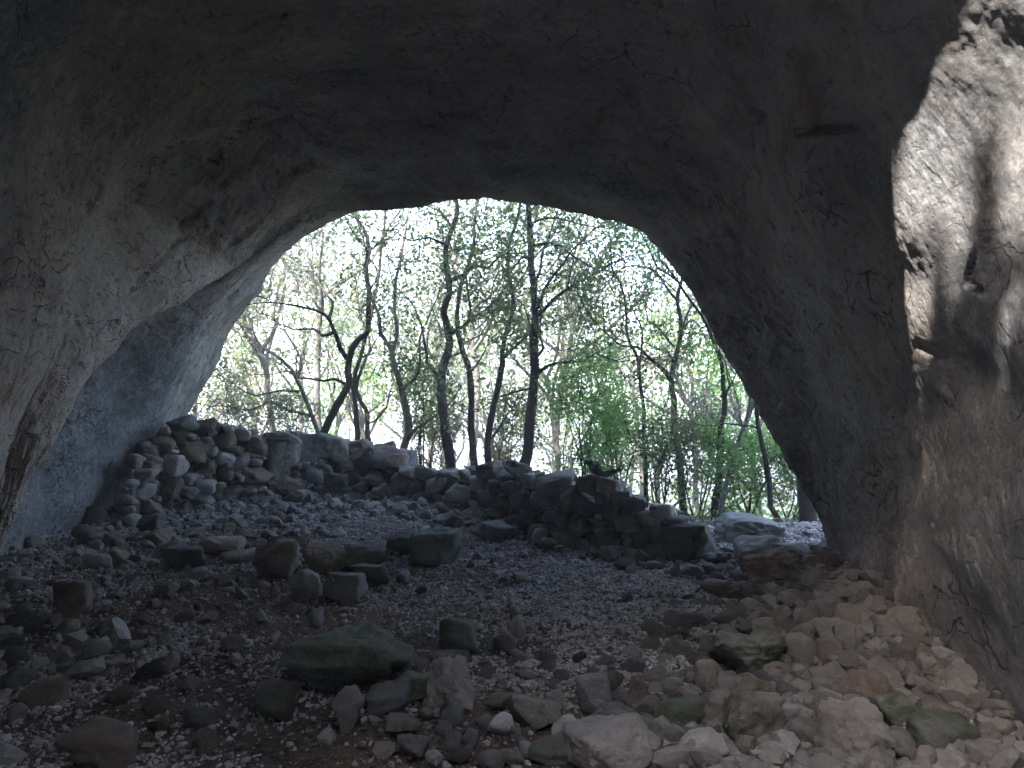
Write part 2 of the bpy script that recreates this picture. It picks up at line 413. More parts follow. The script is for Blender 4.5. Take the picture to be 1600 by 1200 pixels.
def cr(p0, p1, p2, p3, u):
    u = u[:, None, None]
    return .5 * ((2 * p1) + (-p0 + p2) * u + (2 * p0 - 5 * p1 + 4 * p2 - p3) * u ** 2 + (-p0 + 3 * p1 - 3 * p2 + p3) * u ** 3)
grid = []; rowpar = []
for i in range(len(rows) - 1):
    p0 = rows[i - 1] if i > 0 else rows[-2]; p3 = rows[i + 2] if i + 2 < len(rows) else rows[1]
    u = np.linspace(0, 1, cnt[i], endpoint=False)
    seg = cr(p0[None], rows[i][None], rows[i + 1][None], p3[None], u)
    lin = rows[i][None] * (1 - u[:, None, None]) + rows[i + 1][None] * u[:, None, None]
    k = .75 if 3 <= i <= 10 else .5
    grid.append(seg * k + lin * (1 - k)); rowpar += list(i + u)
Gd = np.concatenate(grid, 0); rowpar = np.array(rowpar)
NR = Gd.shape[0]
def normals(Gd):
    du = np.gradient(Gd, axis=1); dv = np.roll(Gd, -1, 0) - np.roll(Gd, 1, 0)
    n = np.cross(du, dv); n /= np.linalg.norm(n, axis=2)[..., None] + 1e-9
    return n
N = normals(Gd)
# make the normals point into the tunnel
if np.dot(N[NR // 2 + 20, NT // 2], np.array([0, 0, -1.0])) < 0: N = -N
Pf = Gd.reshape(-1, 3)
T_ = np.repeat(tt[None], NR, 0).ravel(); R_ = np.repeat(rowpar[:, None], NT, 1).ravel()
interior = np.clip((R_ - 3.7) / .8, 0, 1) * np.clip((12.6 - R_) / .6, 0, 1)
disp = .11 * fbm(Pf * .55 + 5, 2) + .030 * fbm(Pf * 1.9, 2) + .012 * fbm(Pf * 6.5, 3) + .008 * fbm(Pf * 20, 3)
# flaking shells of rock, stretched along the curve of the vault
Q = np.stack([T_ * 22 + .35 * R_, R_ * 4.0 - T_ * 3, R_ * 0], 1)
wq = fbm(Q + fbm(Pf * 1.1, 2)[:, None] * .5, 3) * 2.2
saw = (wq - np.floor(wq)); saw = np.where(saw < .85, saw / .85, (1 - saw) / .15)
msk = np.clip(fbm(Pf * .7 + 31, 2) * 2.2 + .45, 0, 1)
disp += interior * msk * np.clip((10 - R_) / 1.5, .15, 1) * .026 * (saw - .5)
# rough, pitted rock where the right-hand wall leaves the vault
rgh = np.exp(-((T_ - .76) / .09) ** 2) * np.clip((R_ - 10.0) / .9, 0, 1) * np.clip((14 - R_) / 1, 0, 1)
rgh = np.clip(rgh + .7 * np.exp(-((T_ - .15) / .09) ** 2) * np.clip((R_ - 10.0) / .7, 0, 1), 0, 1)
disp += rgh * (.008 * fbm(Pf * np.array([5, 5, 1.6]) + 9, 3) + .006 * fbm(Pf * 13, 3))
rimk = np.exp(-((R_ - 4) / .35) ** 2)
disp = disp * (1 - .55 * rimk) + rimk * .022 * fbm(Pf * 4.5 + 3, 4, gain=.6)
sm_ = np.clip((R_ - 8.6) / 1.4, 0, 1) * np.clip((T_ - .55) / .1, 0, 1)
disp -= sm_ * .75 * (.012 * fbm(Pf * 6.5, 3) + .008 * fbm(Pf * 20, 3)) - sm_ * .010 * np.minimum(fbm(Pf * np.array([9, 9, 5]) + 40, 3) + .25, 0)
disp *= np.where((R_ < 3) | (R_ > 13.5), 2.5, 1)
# clefts in the right-hand wall and small pockets in the vault
_cd, _sd = math.cos(PITCH), math.sin(PITCH)
_e = Pf[:, 1] * _cd + (Pf[:, 2] - 1.5) * _sd; _e = np.where(_e < .3, .3, _e)
QX = 800 + Pf[:, 0] / _e * F; QY = 600 - (-Pf[:, 1] * _sd + (Pf[:, 2] - 1.5) * _cd) / _e * F
inn = (R_ > 4.3) & (R_ < 12.4) & (Pf[:, 1] > 1)
def cleft(x, y, hw, hh, dep, ang=0.0):
    c_, s_ = math.cos(ang), math.sin(ang); dx, dy = QX - x, QY - y
    u = (dx * c_ + dy * s_) / hw; v = (-dx * s_ + dy * c_) / hh
    return -dep * np.clip(1.25 - (u ** 4 + v ** 4) ** .25 * 1.0, 0, .5) * 2 * inn
disp += cleft(1302, 200, 34, 7, .16, -.03) + cleft(1188, 173, 18, 5, .07, .1) + cleft(1497, 428, 4, 22, .05, .1) + cleft(1506, 456, 11, 4, .05, .3) + cleft(1455, 545, 22, 7, .03, .5)
for x_, y_, w_, h_, a_ in ((540, 232, 22, 6, 0), (505, 222, 14, 5, .2), (330, 235, 12, 16, .3), (700, 182, 20, 5, 0), (590, 200, 26, 4, -.1), (360, 270, 40, 5, -.6), (300, 330, 34, 5, -.7), (250, 400, 38, 5, -.8), (640, 270, 30, 5, -.05), (560, 290, 30, 5, -.15),
                           (860, 245, 22, 8, .1), (910, 240, 14, 18, .2), (470, 262, 22, 5, -.3), (380, 365, 30, 6, -.6), (760, 225, 26, 5, .05), (430, 190, 24, 4, -.3), (150, 300, 7, 16, .1), (138, 325, 6, 14, 0), (950, 190, 20, 5, .3), (1060, 300, 20, 6, .9)):
    disp += cleft(x_, y_, w_, h_, .045, a_)
V = Pf + N.reshape(-1, 3) * disp[:, None]
V = V.reshape(NR, NT, 3)
V = V.reshape(-1, 3); V_CAVE = V
idx = np.arange(NR * NT).reshape(NR, NT); nxt = np.roll(idx, -1, 0)
fc = np.stack([idx[:, :-1].ravel(), idx[:, 1:].ravel(), nxt[:, 1:].ravel(), nxt[:, :-1].ravel()], 1)
grey = np.clip(np.exp(-((T_ - .06) / .10) ** 2) * np.clip((6.75 - R_) / .4, 0, 1), 0, 1)
grey = np.maximum(grey, .8 * np.clip((T_ - .70) / .05, 0, 1) * np.clip((R_ - 8.6) / 1.2, 0, 1))
grey = np.maximum(grey, .85 * np.clip((.3 - T_) / .08, 0, 1) * np.clip((R_ - 9.6) / .8, 0, 1))
grey = np.clip(grey + .25 * fbm(Pf * 1.3 + 3, 3) * (grey > .02), 0, 1)
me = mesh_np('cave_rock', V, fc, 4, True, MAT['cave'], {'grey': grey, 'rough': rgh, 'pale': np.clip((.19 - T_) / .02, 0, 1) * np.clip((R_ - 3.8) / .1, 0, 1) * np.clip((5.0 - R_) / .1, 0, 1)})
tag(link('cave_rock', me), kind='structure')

# ------------------------------------------------------------------ rocks
ICO = {}
for s in (1, 2, 3, 4, 5):
    bm = bmesh.new(); bmesh.ops.create_icosphere(bm, subdivisions=s, radius=1)
    ICO[s] = (np.array([v.co[:] for v in bm.verts]), np.array([[v.index for v in f.verts] for f in bm.faces])); bm.free()
def rock_verts(rng, sub=3, npl=13, p=14, rough=.05, planes=None):
    p = p * 2.2; npl = max(npl - 3, 7)
    D_ = ICO[sub][0] / np.linalg.norm(ICO[sub][0], axis=1)[:, None]
    if planes is None:
        n = rng.normal(size=(npl, 3)); n /= np.linalg.norm(n, axis=1)[:, None]
        h = rng.uniform(.62, 1.0, npl)
        n = np.vstack([n, np.eye(3), -np.eye(3)]); h = np.concatenate([h, np.full(6, 1.0)])
    else:
        n = np.array([q[:3] for q in planes], float); h = np.array([q[3] for q in planes], float) / 1.0
        n /= np.linalg.norm(n, axis=1)[:, None]
    dt = np.maximum(D_ @ n.T, 0) / h
    r_ = (dt ** p).sum(1) ** (-1 / p)
    V = D_ * r_[:, None]
    off = rng.uniform(0, 90, 3)
    if rough > 0:
        V = V * (1 + rough * fbm(V * 1.7 + off, 3) * 1.4 + rough * (.9 * fbm(V * 4.5 + off, 4, gain=.6) if sub > 2 else 0))[:, None]
    V = V - (V.max(0) + V.min(0)) / 2
    V = V / ((V.max(0) - V.min(0)) / 2)
    return V
def rot_m(rng):
    q = rng.normal(size=4); q /= np.linalg.norm(q); a, b, c, d = q
    return np.array([[1-2*(c*c+d*d), 2*(b*c-a*d), 2*(b*d+a*c)], [2*(b*c+a*d), 1-2*(b*b+d*d), 2*(c*d-a*b)], [2*(b*d-a*c), 2*(c*d+a*b), 1-2*(b*b+c*c)]])

def place_rock(px, py, w_, h_, mat, label, dd=.85, bury=.18, sub=4, seed=None, planes=None, rough=.06, yaw=None, name='rock', group='loose rocks lying on the cave floor', cat='rock', npl=13, p=14):
    g = ground_at(px, py)
    d = g[1]; s = d / F
    W, Hh = w_ * s, h_ * s
    Dp = W * dd
    rng = np.random.default_rng(seed if seed is not None else int(px * 13 + py * 7))
    V = rock_verts(rng, sub, npl, p, rough, planes)
    Hf = Hh * (1 + bury)
    V = V * np.array([W / 2, Dp / 2, Hf / 2])
    a = rng.uniform(-.12, .12) if yaw is None else yaw
    c_, s_ = math.cos(a), math.sin(a)
    V = V @ np.array([[c_, s_, 0], [-s_, c_, 0], [0, 0, 1]])
    V[:, 2] += Hf / 2
    me = mesh_np(name, V, ICO[sub][1], 3, True, MAT[mat])
    cy = g[1] + Dp * .35
    cx = g[0] * cy / g[1]
    base = min(float(gh(cx, cy)), g[2] + .06)
    o = link(name, me, loc=(cx, cy, base - Hh * bury))
    tag(o, label, cat, group)
    return o
FL = [(cx, cy) for cx, cy in []]
HR = []; HL = []
def R(px, py, w_, h_, mat, label, **k):
    HR.append((px, py, w_, h_)); HL.append(label); return place_rock(px, py, w_, h_, mat, label, **k)

slab = [(0, -.1, 1, .62), (0, -1, .2, .95), (0, -1, -.8, .72), (1, 0, .3, 1.2), (-1, -.1, .45, 1.15), (-1, -.3, -1.2, .80), (1, -.3, -1.1, .86), (0, 1, 0, .9), (0, 0, -1, .75), (.3, -.8, -1.2, .7), (-.5, .2, .9, .78), (.6, .1, .9, .86)]
R(538, 1096, 214, 92, 'moss', 'large dark green mossy boulder with an overhanging front in the foreground', planes=slab, sub=5, dd=.62, p=20, rough=.07, bury=.05)
R(702, 1112, 84, 74, 'pale', 'pale pitted rock just right of the big mossy boulder', dd=.8, sub=5, rough=.11)
R(544, 1140, 48, 54, 'warm', 'pale wedge-shaped stone below the big mossy boulder', planes=[(0, -.6, 1, .7), (1, 0, -.45, .7), (-1, 0, -.5, .7), (0, -1, 0, .8), (0, 1, 0, .8), (0, 0, -1, 1), (.3, -.8, .3, .8), (-1, 0, 1, 1.1), (1, 0, 1, 1.1)])
R(608, 1118, 68, 46, 'grey', 'grey mottled stone tucked under the right end of the mossy boulder')
R(650, 1100, 54, 42, 'moss', 'small dark green stone between the mossy boulder and the pale pitted rock')
R(630, 1152, 58, 22, 'lmoss', 'flat greenish stone lying low in front of the mossy boulder')
R(718, 1028, 66, 54, 'moss', 'round mossy rock standing alone on the gravel behind the pale pitted rock')
R(788, 1018, 38, 28, 'warm', 'small pinkish triangular stone right of the round mossy rock')
R(808, 1000, 30, 34, 'pale', 'small upright pale stone behind the pinkish triangular stone')
R(432, 1124, 66, 50, 'dark', 'low dark brown rock left of the foot of the big mossy boulder')
R(838, 1138, 80, 42, 'lmoss', 'broad greenish stone in the foreground right of centre')
R(926, 1116, 56, 54, 'grey', 'rounded grey rock with one shadowed side right of centre foreground')
R(884, 1172, 44, 46, 'white', 'knobbly white limestone lump near the bottom edge')
R(948, 1222, 142, 70, 'pale', 'large pale rock at the bottom edge in front of a mossy one', sub=5)
R(972, 1172, 118, 46, 'moss', 'mossy green rock behind the large pale rock at the bottom edge')
R(855, 1196, 62, 34, 'moss', 'dark mossy stone left of the large pale rock at the bottom edge')
R(780, 1116, 48, 28, 'lmoss', 'small dull green stone between the pale pitted rock and the broad greenish one', sub=3)
R(782, 1150, 42, 28, 'white', 'small whitish stone in front of the pale pitted rock', sub=3)
R(1172, 1068, 118, 66, 'moss', 'large slanting mossy slab in the middle of the right scree', dd=.75, sub=5, rough=.1)
R(1253, 1056, 50, 56, 'lmoss', 'egg-shaped greenish stone right of the slanting mossy slab')
R(1236, 1040, 34, 34, 'lmoss', 'small green-tinged stone wedged behind the egg-shaped stone', sub=3)
R(1106, 1094, 40, 54, 'lmoss', 'upright green-grey triangular stone below the slanting mossy slab')
R(1134, 1090, 46, 36, 'warm', 'pale pointed stone leaning beside the green-grey triangular stone')
R(1170, 1104, 66, 36, 'lmoss', 'green smooth stone under the lower edge of the slanting mossy slab')
R(1178, 1172, 96, 80, 'lmoss', 'big grey-green boulder in the lower right scree', sub=5, rough=.08)
R(1057, 1148, 78, 48, 'moss', 'dark mossy flat rock left of the big grey-green boulder')
R(1098, 1202, 76, 50, 'white', 'whitish crumbly rock at the bottom edge under the dark mossy flat rock')
R(1335, 1214, 112, 92, 'pale', 'big pale boulder at the bottom edge of the right scree', sub=5, rough=.09)
R(1298, 1010, 46, 34, 'lmoss', 'grey-green block high in the right scree near the cave wall')
R(1262, 985, 44, 26, 'warm', 'flat pinkish stone above the grey-green block in the scree', sub=3)
R(1293, 1040, 38, 36, 'warm', 'rounded pinkish stone right of the egg-shaped stone')
R(1300, 1084, 46, 38, 'pale', 'angular pale stone with a pointed top in the right scree')
R(1292, 1116, 58, 28, 'white', 'flat pale wedge stone below the angular pointed one')
R(1350, 1116, 70, 50, 'brown', 'blocky brownish stone left of the mossy rocks under the right wall')
R(1222, 1152, 48, 44, 'white', 'whitish lump touching the big grey-green boulder')
R(1262, 1180, 60, 42, 'warm', 'pinkish squat stone between the grey-green boulder and the big pale boulder', sub=3)
R(1405, 1150, 78, 54, 'moss', 'mossy rock in the gap under the right cave wall')
R(1470, 1196, 90, 60, 'moss', 'mossy dark rock in the bottom right corner against the cave wall')
R(1400, 1204, 66, 46, 'lmoss', 'dull greenish rock at the bottom edge left of the corner rock')
R(1212, 914, 116, 48, 'brown', 'long brown ledge-like rock at the top of the right scree', dd=.7, rough=.12, sub=5)
R(1286, 898, 66, 32, 'warm', 'ochre crumbly stone against the foot of the arch rim', rough=.12)
R(1122, 938, 56, 24, 'brown', 'flat brown stone at the edge between path and scree', sub=3)
R(432, 906, 74, 58, 'brown', 'brown rounded boulder at the left end of the rock cluster in mid floor')
R(508, 896, 70, 42, 'brown', 'dull brown rock between the round boulder and the reddish block')
R(569, 893, 70, 44, 'warm', 'reddish flat-topped block at the right end of the rock cluster')
R(477, 936, 50, 42, 'pale', 'smooth pale rounded stone in front of the rock cluster')
R(538, 941, 66, 40, 'lmoss', 'greenish low stone right of the smooth pale one')
R(580, 919, 60, 32, 'moss', 'dark green stone in front of the reddish flat-topped block')
R(628, 868, 60, 34, 'dark', 'dark flat slab touching the mossy boulder behind the cluster')
R(682, 890, 80, 56, 'moss', 'mossy faceted boulder on the gravel in mid floor', p=18)
R(346, 872, 62, 28, 'brown', 'thin tilted brown slab on the left floor', dd=1.0)
R(292, 894, 72, 34, 'dark', 'dark overhanging slab left of the thin tilted one')
R(372, 884, 66, 18, 'brown', 'low flat brown slab right of the dark overhanging one', sub=3)
R(246, 853, 46, 24, 'brown', 'small tan stone on the left floor before the dark recess')
R(234, 832, 44, 26, 'dark', 'dark stone at the edge of the shadowed recess')
R(150, 822, 34, 30, 'brown', 'brown stone in shadow close to the grey left wall', sub=3)
R(465, 792, 50, 26, 'lmoss', 'greenish stone at the foot of the tall wall section')
R(114, 974, 60, 62, 'brown', 'upright brown boulder on the left floor')
R(180, 886, 40, 24, 'brown', 'rounded brown stone near the grey left wall', sub=3)
R(150, 896, 44, 26, 'warm', 'buff stone beside the rounded brown one near the left wall', sub=3)
R(708, 833, 34, 28, 'dark', 'small dark stone on the gravel slope below the wall')
R(770, 844, 62, 26, 'grey', 'flat grey stone half sunk in gravel below the wall')
R(843, 852, 26, 24, 'white', 'whitish stone lying at the wall foot', sub=3)
R(888, 856, 34, 30, 'grey', 'grey conical stone leaning on the wall foot', sub=3)
R(973, 893, 34, 18, 'dark', 'small dark stone on the path before the wall', sub=3)
R(493, 980, 24, 28, 'grey', 'small grey stone alone on dark soil left of centre', sub=3)
R(170, 1200, 110, 58, 'brown', 'big brown stone at the bottom left edge')
R(68, 1108, 62, 36, 'brown', 'brown stone on the lower left floor', sub=3)
R(640, 1078, 30, 18, 'grey', 'tiny grey stone behind the pale pitted rock', sub=3)
OUTG = 'boulders outside the arch'
R(1170, 850, 104, 40, 'grey', 'long smooth grey boulder outside at the path exit', group=OUTG, planes=[(0, -.2, 1, .8), (.5, -.2, 1, .75), (-1, 0, .6, .95), (-1, 0, 0, 1), (1, 0, 0, 1.1), (0, -1, 0, .9), (0, 1, 0, .9), (0, 0, -1, 1)], sub=5)
R(1186, 878, 74, 38, 'pale', 'pale rounded boulder in front of the long grey boulder', group=OUTG)
R(1236, 880, 64, 28, 'grey', 'low rough rock between the pale boulder and the thick tree trunk', group=OUTG)
R(1140, 842, 40, 22, 'pale', 'small pale rock between the wall end and the grey boulder', group=OUTG, sub=3)

# --- medium loose stones: shared meshes, separate objects
TEMPL = []
for k in range(14):
    rr = np.random.default_rng(100 + k)
    V = rock_verts(rr, 4, 11 + k % 5, 20, .07)
    TEMPL.append(V)
TM = {}
def templ_mesh(k, mat):
    if (k, mat) not in TM:
        TM[(k, mat)] = mesh_np('rock', TEMPL[k], ICO[4][1], 3, True, MAT[mat])
    return TM[(k, mat)]
placed = [(a, b - d_ / 2, (c + d_) / 4) for a, b, c, d_ in HR]
import re
SHORT = [re.split(r' (?:right|left|behind|below|in|at|on|with|touching|between|tucked|lying|standing|wedged|beside|under|near|leaning|against|high|above|alone|outside|before|close|half|just|that|of|to) ', t)[0] for t in HL]
CNT = {t: SHORT.count(t) for t in SHORT}
HX = [(a, b - d_ / 2, sh) for (a, b, c, d_), sh in zip(HR, SHORT) if CNT[sh] == 1 and 'tiny' not in sh]
USED = set()
ADJ = {'warm': 'buff', 'pale': 'pale', 'brown': 'brown', 'lmoss': 'green-tinged', 'grey': 'grey', 'white': 'whitish', 'dark': 'dark'}
def stone_label(px, py, W, mt, big):
    c_ = sorted(HX, key=lambda h: (h[0] - px) ** 2 + ((h[1] - py) * 1.4) ** 2)
    for sh in c_[:5]:
        dx, dy = px - sh[0], (py - sh[1]) * 1.4
        rel = ('right of' if dx > 0 else 'left of') if abs(dx) > abs(dy) else ('in front of' if dy > 0 else 'behind')
        for sz in ((('larger' if W > big else 'smaller'),) + (('larger', 'smaller') if False else ())):
            t = '%s %s stone %s the %s' % (sz, ADJ[mt], rel, sh[2])
            if t not in USED: USED.add(t); return t
            t = '%s %s stone a little way %s the %s' % (sz, ADJ[mt], rel, sh[2])
            if t not in USED: USED.add(t); return t
    return t
def scatter(n, region, wr, mats, label, group, rng, tries=60, gap=.8):
    """region(px,py)->bool inside box; wr = width in metres"""
    (x0, y0, x1, y1), test = region
    done = 0
    for _ in range(n * tries):
        if done >= n: break
        px = rng.uniform(x0, x1); py = rng.uniform(y0, y1)
        if not test(px, py): continue
        g = ground_at(px, py)
        W = rng.uniform(*wr) * (1 if rng.random() < .8 else 1.35)
        rp = W * F / g[1] / 2
        cyp = py - rp * .5
        if any((px - a) ** 2 + ((cyp - b) * 1.5) ** 2 < (gap * (rp + r_)) ** 2 for a, b, r_ in placed): continue
        placed.append((px, cyp, rp))
        mt = mats[rng.integers(len(mats))]
        me = templ_mesh(int(rng.integers(len(TEMPL))), mt)
        sx, sy, sz = W / 2 * rng.uniform(.85, 1.1), W / 2 * rng.uniform(.7, 1.1), W / 2 * rng.uniform(.5, .85)
        o = link('rock', me, loc=(g[0], g[1] + W * .3, g[2] + sz * .30), rot=(rng.uniform(-.5, .5), rng.uniform(-.5, .5), rng.uniform(0, 6.28)), scale=(sx, sy, sz))
        tag(o, stone_label(px, cyp, W, mt, (wr[0] + wr[1]) / 2), 'rock', group); done += 1
    return done
rg = np.random.default_rng(21)
def right_scree(px, py):
    # between the path edge and the foot of the right cave wall
    left = np.interp(py, [895, 950, 1000, 1060, 1200], [1160, 1060, 1010, 960, 900])
    right = np.interp(py, [895, 937, 971, 1024, 1099, 1200], [1300, 1320, 1365, 1415, 1468, 1610])
    return left < px < right
scatter(125, ((900, 900, 1600, 1205), right_scree), (.11, .22), ['warm', 'warm', 'pale', 'pale', 'brown', 'lmoss', 'grey', 'white'], 'head-sized or smaller limestone lump in the scree below the right cave wall', 'stones of the right scree', rg, gap=.74)
scatter(22, ((0, 900, 330, 1200), lambda a, b: True), (.09, .18), ['brown', 'brown', 'warm', 'dark'], 'small brown stone on the dim left floor', 'small stones of the left floor', rg)
scatter(28, ((110, 800, 480, 880), lambda a, b: b > np.interp(a, [100, 300, 480], [870, 800, 795])), (.09, .2), ['brown', 'dark', 'grey'], 'small stone fallen below the tall dark section of the wall', 'stones fallen below the tall wall', rg)
scatter(34, ((640, 1030, 1000, 1200), lambda a, b: True), (.06, .13), ['pale', 'grey', 'lmoss', 'warm'], 'fist-sized stone on the dark soil at the bottom centre', 'small stones in the bottom centre', rg)

# --- gravel and small scree: uncountable, one object each
def ray_ground_many(n, box, rng, dens=None):
    pts = []
    while len(pts) < n:
        x = rng.uniform(box[0], box[2], 4000); y = rng.uniform(box[1], box[3], 4000)
        k = rng.random(4000) < dens(x, y)
        pts += list(zip(x[k], y[k]))
    return np.array(pts[:n])
def pebbles(name, label, cat, pts, size, mat, rng, sub=1, zs=(.45, .85), lift=.25):
    n = len(pts)
    IV, IF = ICO[sub]
    tv = []
    for k in range(24):
        tv.append(rock_verts(np.random.default_rng(500 + k), sub, 9, 16, .06 if sub > 1 else 0))
    tv = np.array(tv)
    ti = rng.integers(24, size=n)
    S = size[:, None] * .5 * np.stack([rng.uniform(.8, 1.25, n), rng.uniform(.7, 1.1, n), rng.uniform(*zs, n)], 1)
    V = tv[ti] * S[:, None, :]
    # random tilt then yaw
    ax = rng.uniform(-1.1, 1.1, n); az = rng.uniform(0, 6.28, n)
    c, s = np.cos(ax)[:, None], np.sin(ax)[:, None]
    y, z = V[:, :, 1] * c - V[:, :, 2] * s, V[:, :, 1] * s + V[:, :, 2] * c
    c, s = np.cos(az)[:, None], np.sin(az)[:, None]
    x, y = V[:, :, 0] * c - y * s, V[:, :, 0] * s + y * c
    gz_ = gh(pts[:, 0], pts[:, 1])
    P2_ = np.stack([pts[:, 0], pts[:, 1], pts[:, 0] * 0], 1)
    gz_ = gz_ + .05 * fbm(P2_ * .9, 3) + .022 * fbm(P2_ * 5, 3) + .010 * fbm(P2_ * 19, 2)
    V = np.stack([x + pts[:, 0][:, None], y + pts[:, 1][:, None], z + (gz_ + S[:, 2] * lift * rng.uniform(.2, 1.9, n))[:, None]], 2)
    m_ = IV.shape[0]
    fcs = (IF[None] + (np.arange(n) * m_)[:, None, None]).reshape(-1, 3)
    me = mesh_np(name, V.reshape(-1, 3), fcs, 3, False, MAT[mat], {'rnd': np.repeat(np.clip(rng.random(n) * .8 + (.45 * np.exp(-((pts[:, 0] - np.interp(pts[:, 1], [3, 5, 6.5, 8, 9], [.2, .5, 1.2, 2.2, 2.6])) / .9) ** 2) * (pts[:, 1] > 4.6) if mat == 'gravel' else 0), 0, 1), m_), 'rnd2': np.repeat(rng.random(n), m_)})
    return tag(link(name, me), label, cat, kind='stuff')
rg = np.random.default_rng(31)
def dens_gravel(x, y):
    p = np.stack([x, y, x * 0], 1)
    d = .45 + .9 * fbm(p * .9 + 3, 3)
    # path: open, pale gravel from the exit down the middle; trodden dark soil on the left and in front
    path = np.exp(-((x - np.interp(y, [3, 5, 6.5, 8, 9], [.2, .5, 1.2, 2.2, 2.6])) / 1.1) ** 2) * (y > 4.4)
    back = np.exp(-((y - 8.2) / 1.0) ** 2)
    d = d + 1.1 * path + .8 * back
    soil = np.exp(-(((x + 1.9) / 1.2) ** 2 + ((y - 5.6) / .6) ** 2)) + .9 * np.exp(-(((x + .2) / .7) ** 2 + ((y - 5.0) / .35) ** 2)) + .9 * np.exp(-(((x - .1) / 1.4) ** 2 + ((y - 3.75) / .28) ** 2))
    d = d - .9 * soil
    d = np.where(y > np.interp(x, [-5, -1, 1, 3], [10.6, 10.3, 8.2, 8.9]), 0, d)
    return np.clip(d, .10, 1)
pts = ray_ground_many(120000, (-4.9, 3.2, 4.2, 10.6), rg, lambda x, y: dens_gravel(x, y) * np.clip(1.15 - (y - 3.2) * .07, .5, 1))
sz = rg.lognormal(math.log(.0175), .42, len(pts)).clip(.009, .055)
pebbles('gravel', 'pale angular gravel covering the cave floor and path', 'gravel', pts, sz, 'gravel', rg)
def dens_scree(x, y):
    q = at
    edge = np.interp(y, [3.3, 4.3, 5.2, 6.2, 7.0], [.15, .75, 1.25, 1.9, 2.5])
    d = np.clip((x - edge) / .5, 0, 1)
    leftz = np.clip((-1.6 - x) / 1.0, 0, 1) * .07 + .012
    wallf = np.exp(-((y - np.interp(x, [-5, -2, -.5, 1, 2], [9.8, 9.6, 9.0, 7.5, 7.0])) / .45) ** 2) * .55
    return np.clip(np.where(y < 7.2, d, 0) + leftz + wallf, 0, 1)
pts = ray_ground_many(8500, (-4.9, 3.2, 3.3, 10.3), rg, dens_scree)
sz = rg.lognormal(math.log(.066), .48, len(pts)).clip(.028, .19)
pebbles('scree', 'small limestone rubble between the larger rocks, thickest on the right', 'rubble', pts, sz, 'scree', rg, sub=2, lift=.55)

# leaf litter
def leaf_mesh(name, P, size, mat, rng, flat=False, bias=None):
    n = len(P)
    size = size * rng.choice([.55, .8, 1.0, 1.25], n, p=[.25, .3, .3, .15])
    a = rng.normal(size=(n, 3)); a /= np.linalg.norm(a, axis=1)[:, None]
    b = rng.normal(size=(n, 3))
    if flat: a[:, 2] *= .25; b[:, 2] *= .25
    b -= a * (a * b).sum(1)[:, None]; b /= np.linalg.norm(b, axis=1)[:, None]
    s = size[:, None]
    c = np.cross(a, b)
    V = np.stack([P - a * s * .55, P + b * s * .30 - a * s * .05 + c * s * .08, P + a * s * .55, P - b * s * .30 + a * s * .05 + c * s * .08], 1)
    fc = np.arange(n * 4).reshape(n, 4)
    # colour varies clump by clump as well as leaf by leaf
    cl = np.clip(.5 + .6 * fbm(P * 1.4, 2) + rng.uniform(-.3, .3, n), 0, 1)
    return mesh_np(name, V.reshape(-1, 3), fc, 4, False, MAT[mat], {'rnd': np.repeat(cl, 4), 'rnd2': np.repeat(rng.random(n) * .7 + .3 * np.clip(.5 + fbm(P * .8 + 9, 2), 0, 1), 4)})
n = 5000
pts = ray_ground_many(n, (-4, 3.2, 3, 10.5), rg, lambda x, y: np.clip(.25 + 1.2 * (1 - dens_gravel(x, y)), 0, 1))
P = np.stack([pts[:, 0], pts[:, 1], gh(pts[:, 0], pts[:, 1]) + .02 + .05 * fbm(np.stack([pts[:, 0], pts[:, 1], pts[:, 0] * 0], 1) * .9, 3)], 1)
tag(link('leaf_litter', leaf_mesh('leaf_litter', P, rg.uniform(.02, .05, n), 'litter', rg, flat=True)), 'scattered dead brown leaves on the cave floor', 'dead leaves', kind='stuff')

# ------------------------------------------------------------------ dry stone walls
TOPX = [195, 225, 265, 285, 310, 330, 360, 400, 430, 455, 500, 520, 560, 600, 618, 630, 660, 700, 735, 760, 800, 832, 850, 900, 925, 975, 1000, 1035, 1060, 1100, 1128]
TOPY = [720, 690, 658, 653, 660, 660, 668, 682, 676, 676, 684, 688, 694, 700, 712, 728, 733, 740, 732, 728, 726, 730, 745, 748, 762, 766, 788, 798, 805, 842, 862]
BASX = [100, 200, 300, 430, 500, 560, 640, 700, 760, 800, 850, 900, 1000, 1060, 1128]
BASY = [870, 815, 800, 790, 785, 780, 792, 800, 812, 835, 852, 865, 874, 880, 880]
WD = {px: ground_at(px, np.interp(px, BASX, BASY))[1] for px in range(140, 1140, 10)}
wdx = np.array(sorted(WD)); wdy = np.array([WD[k] for k in wdx])
wdy = np.convolve(np.pad(wdy, 4, mode='edge'), np.ones(9) / 9, 'valid')
def wall_d(px, py):
    d = float(np.interp(px, wdx, wdy)); by = np.interp(px, BASX, BASY)
    return d + .0016 * max(by - py, 0) * 1.0      # the face leans back a little
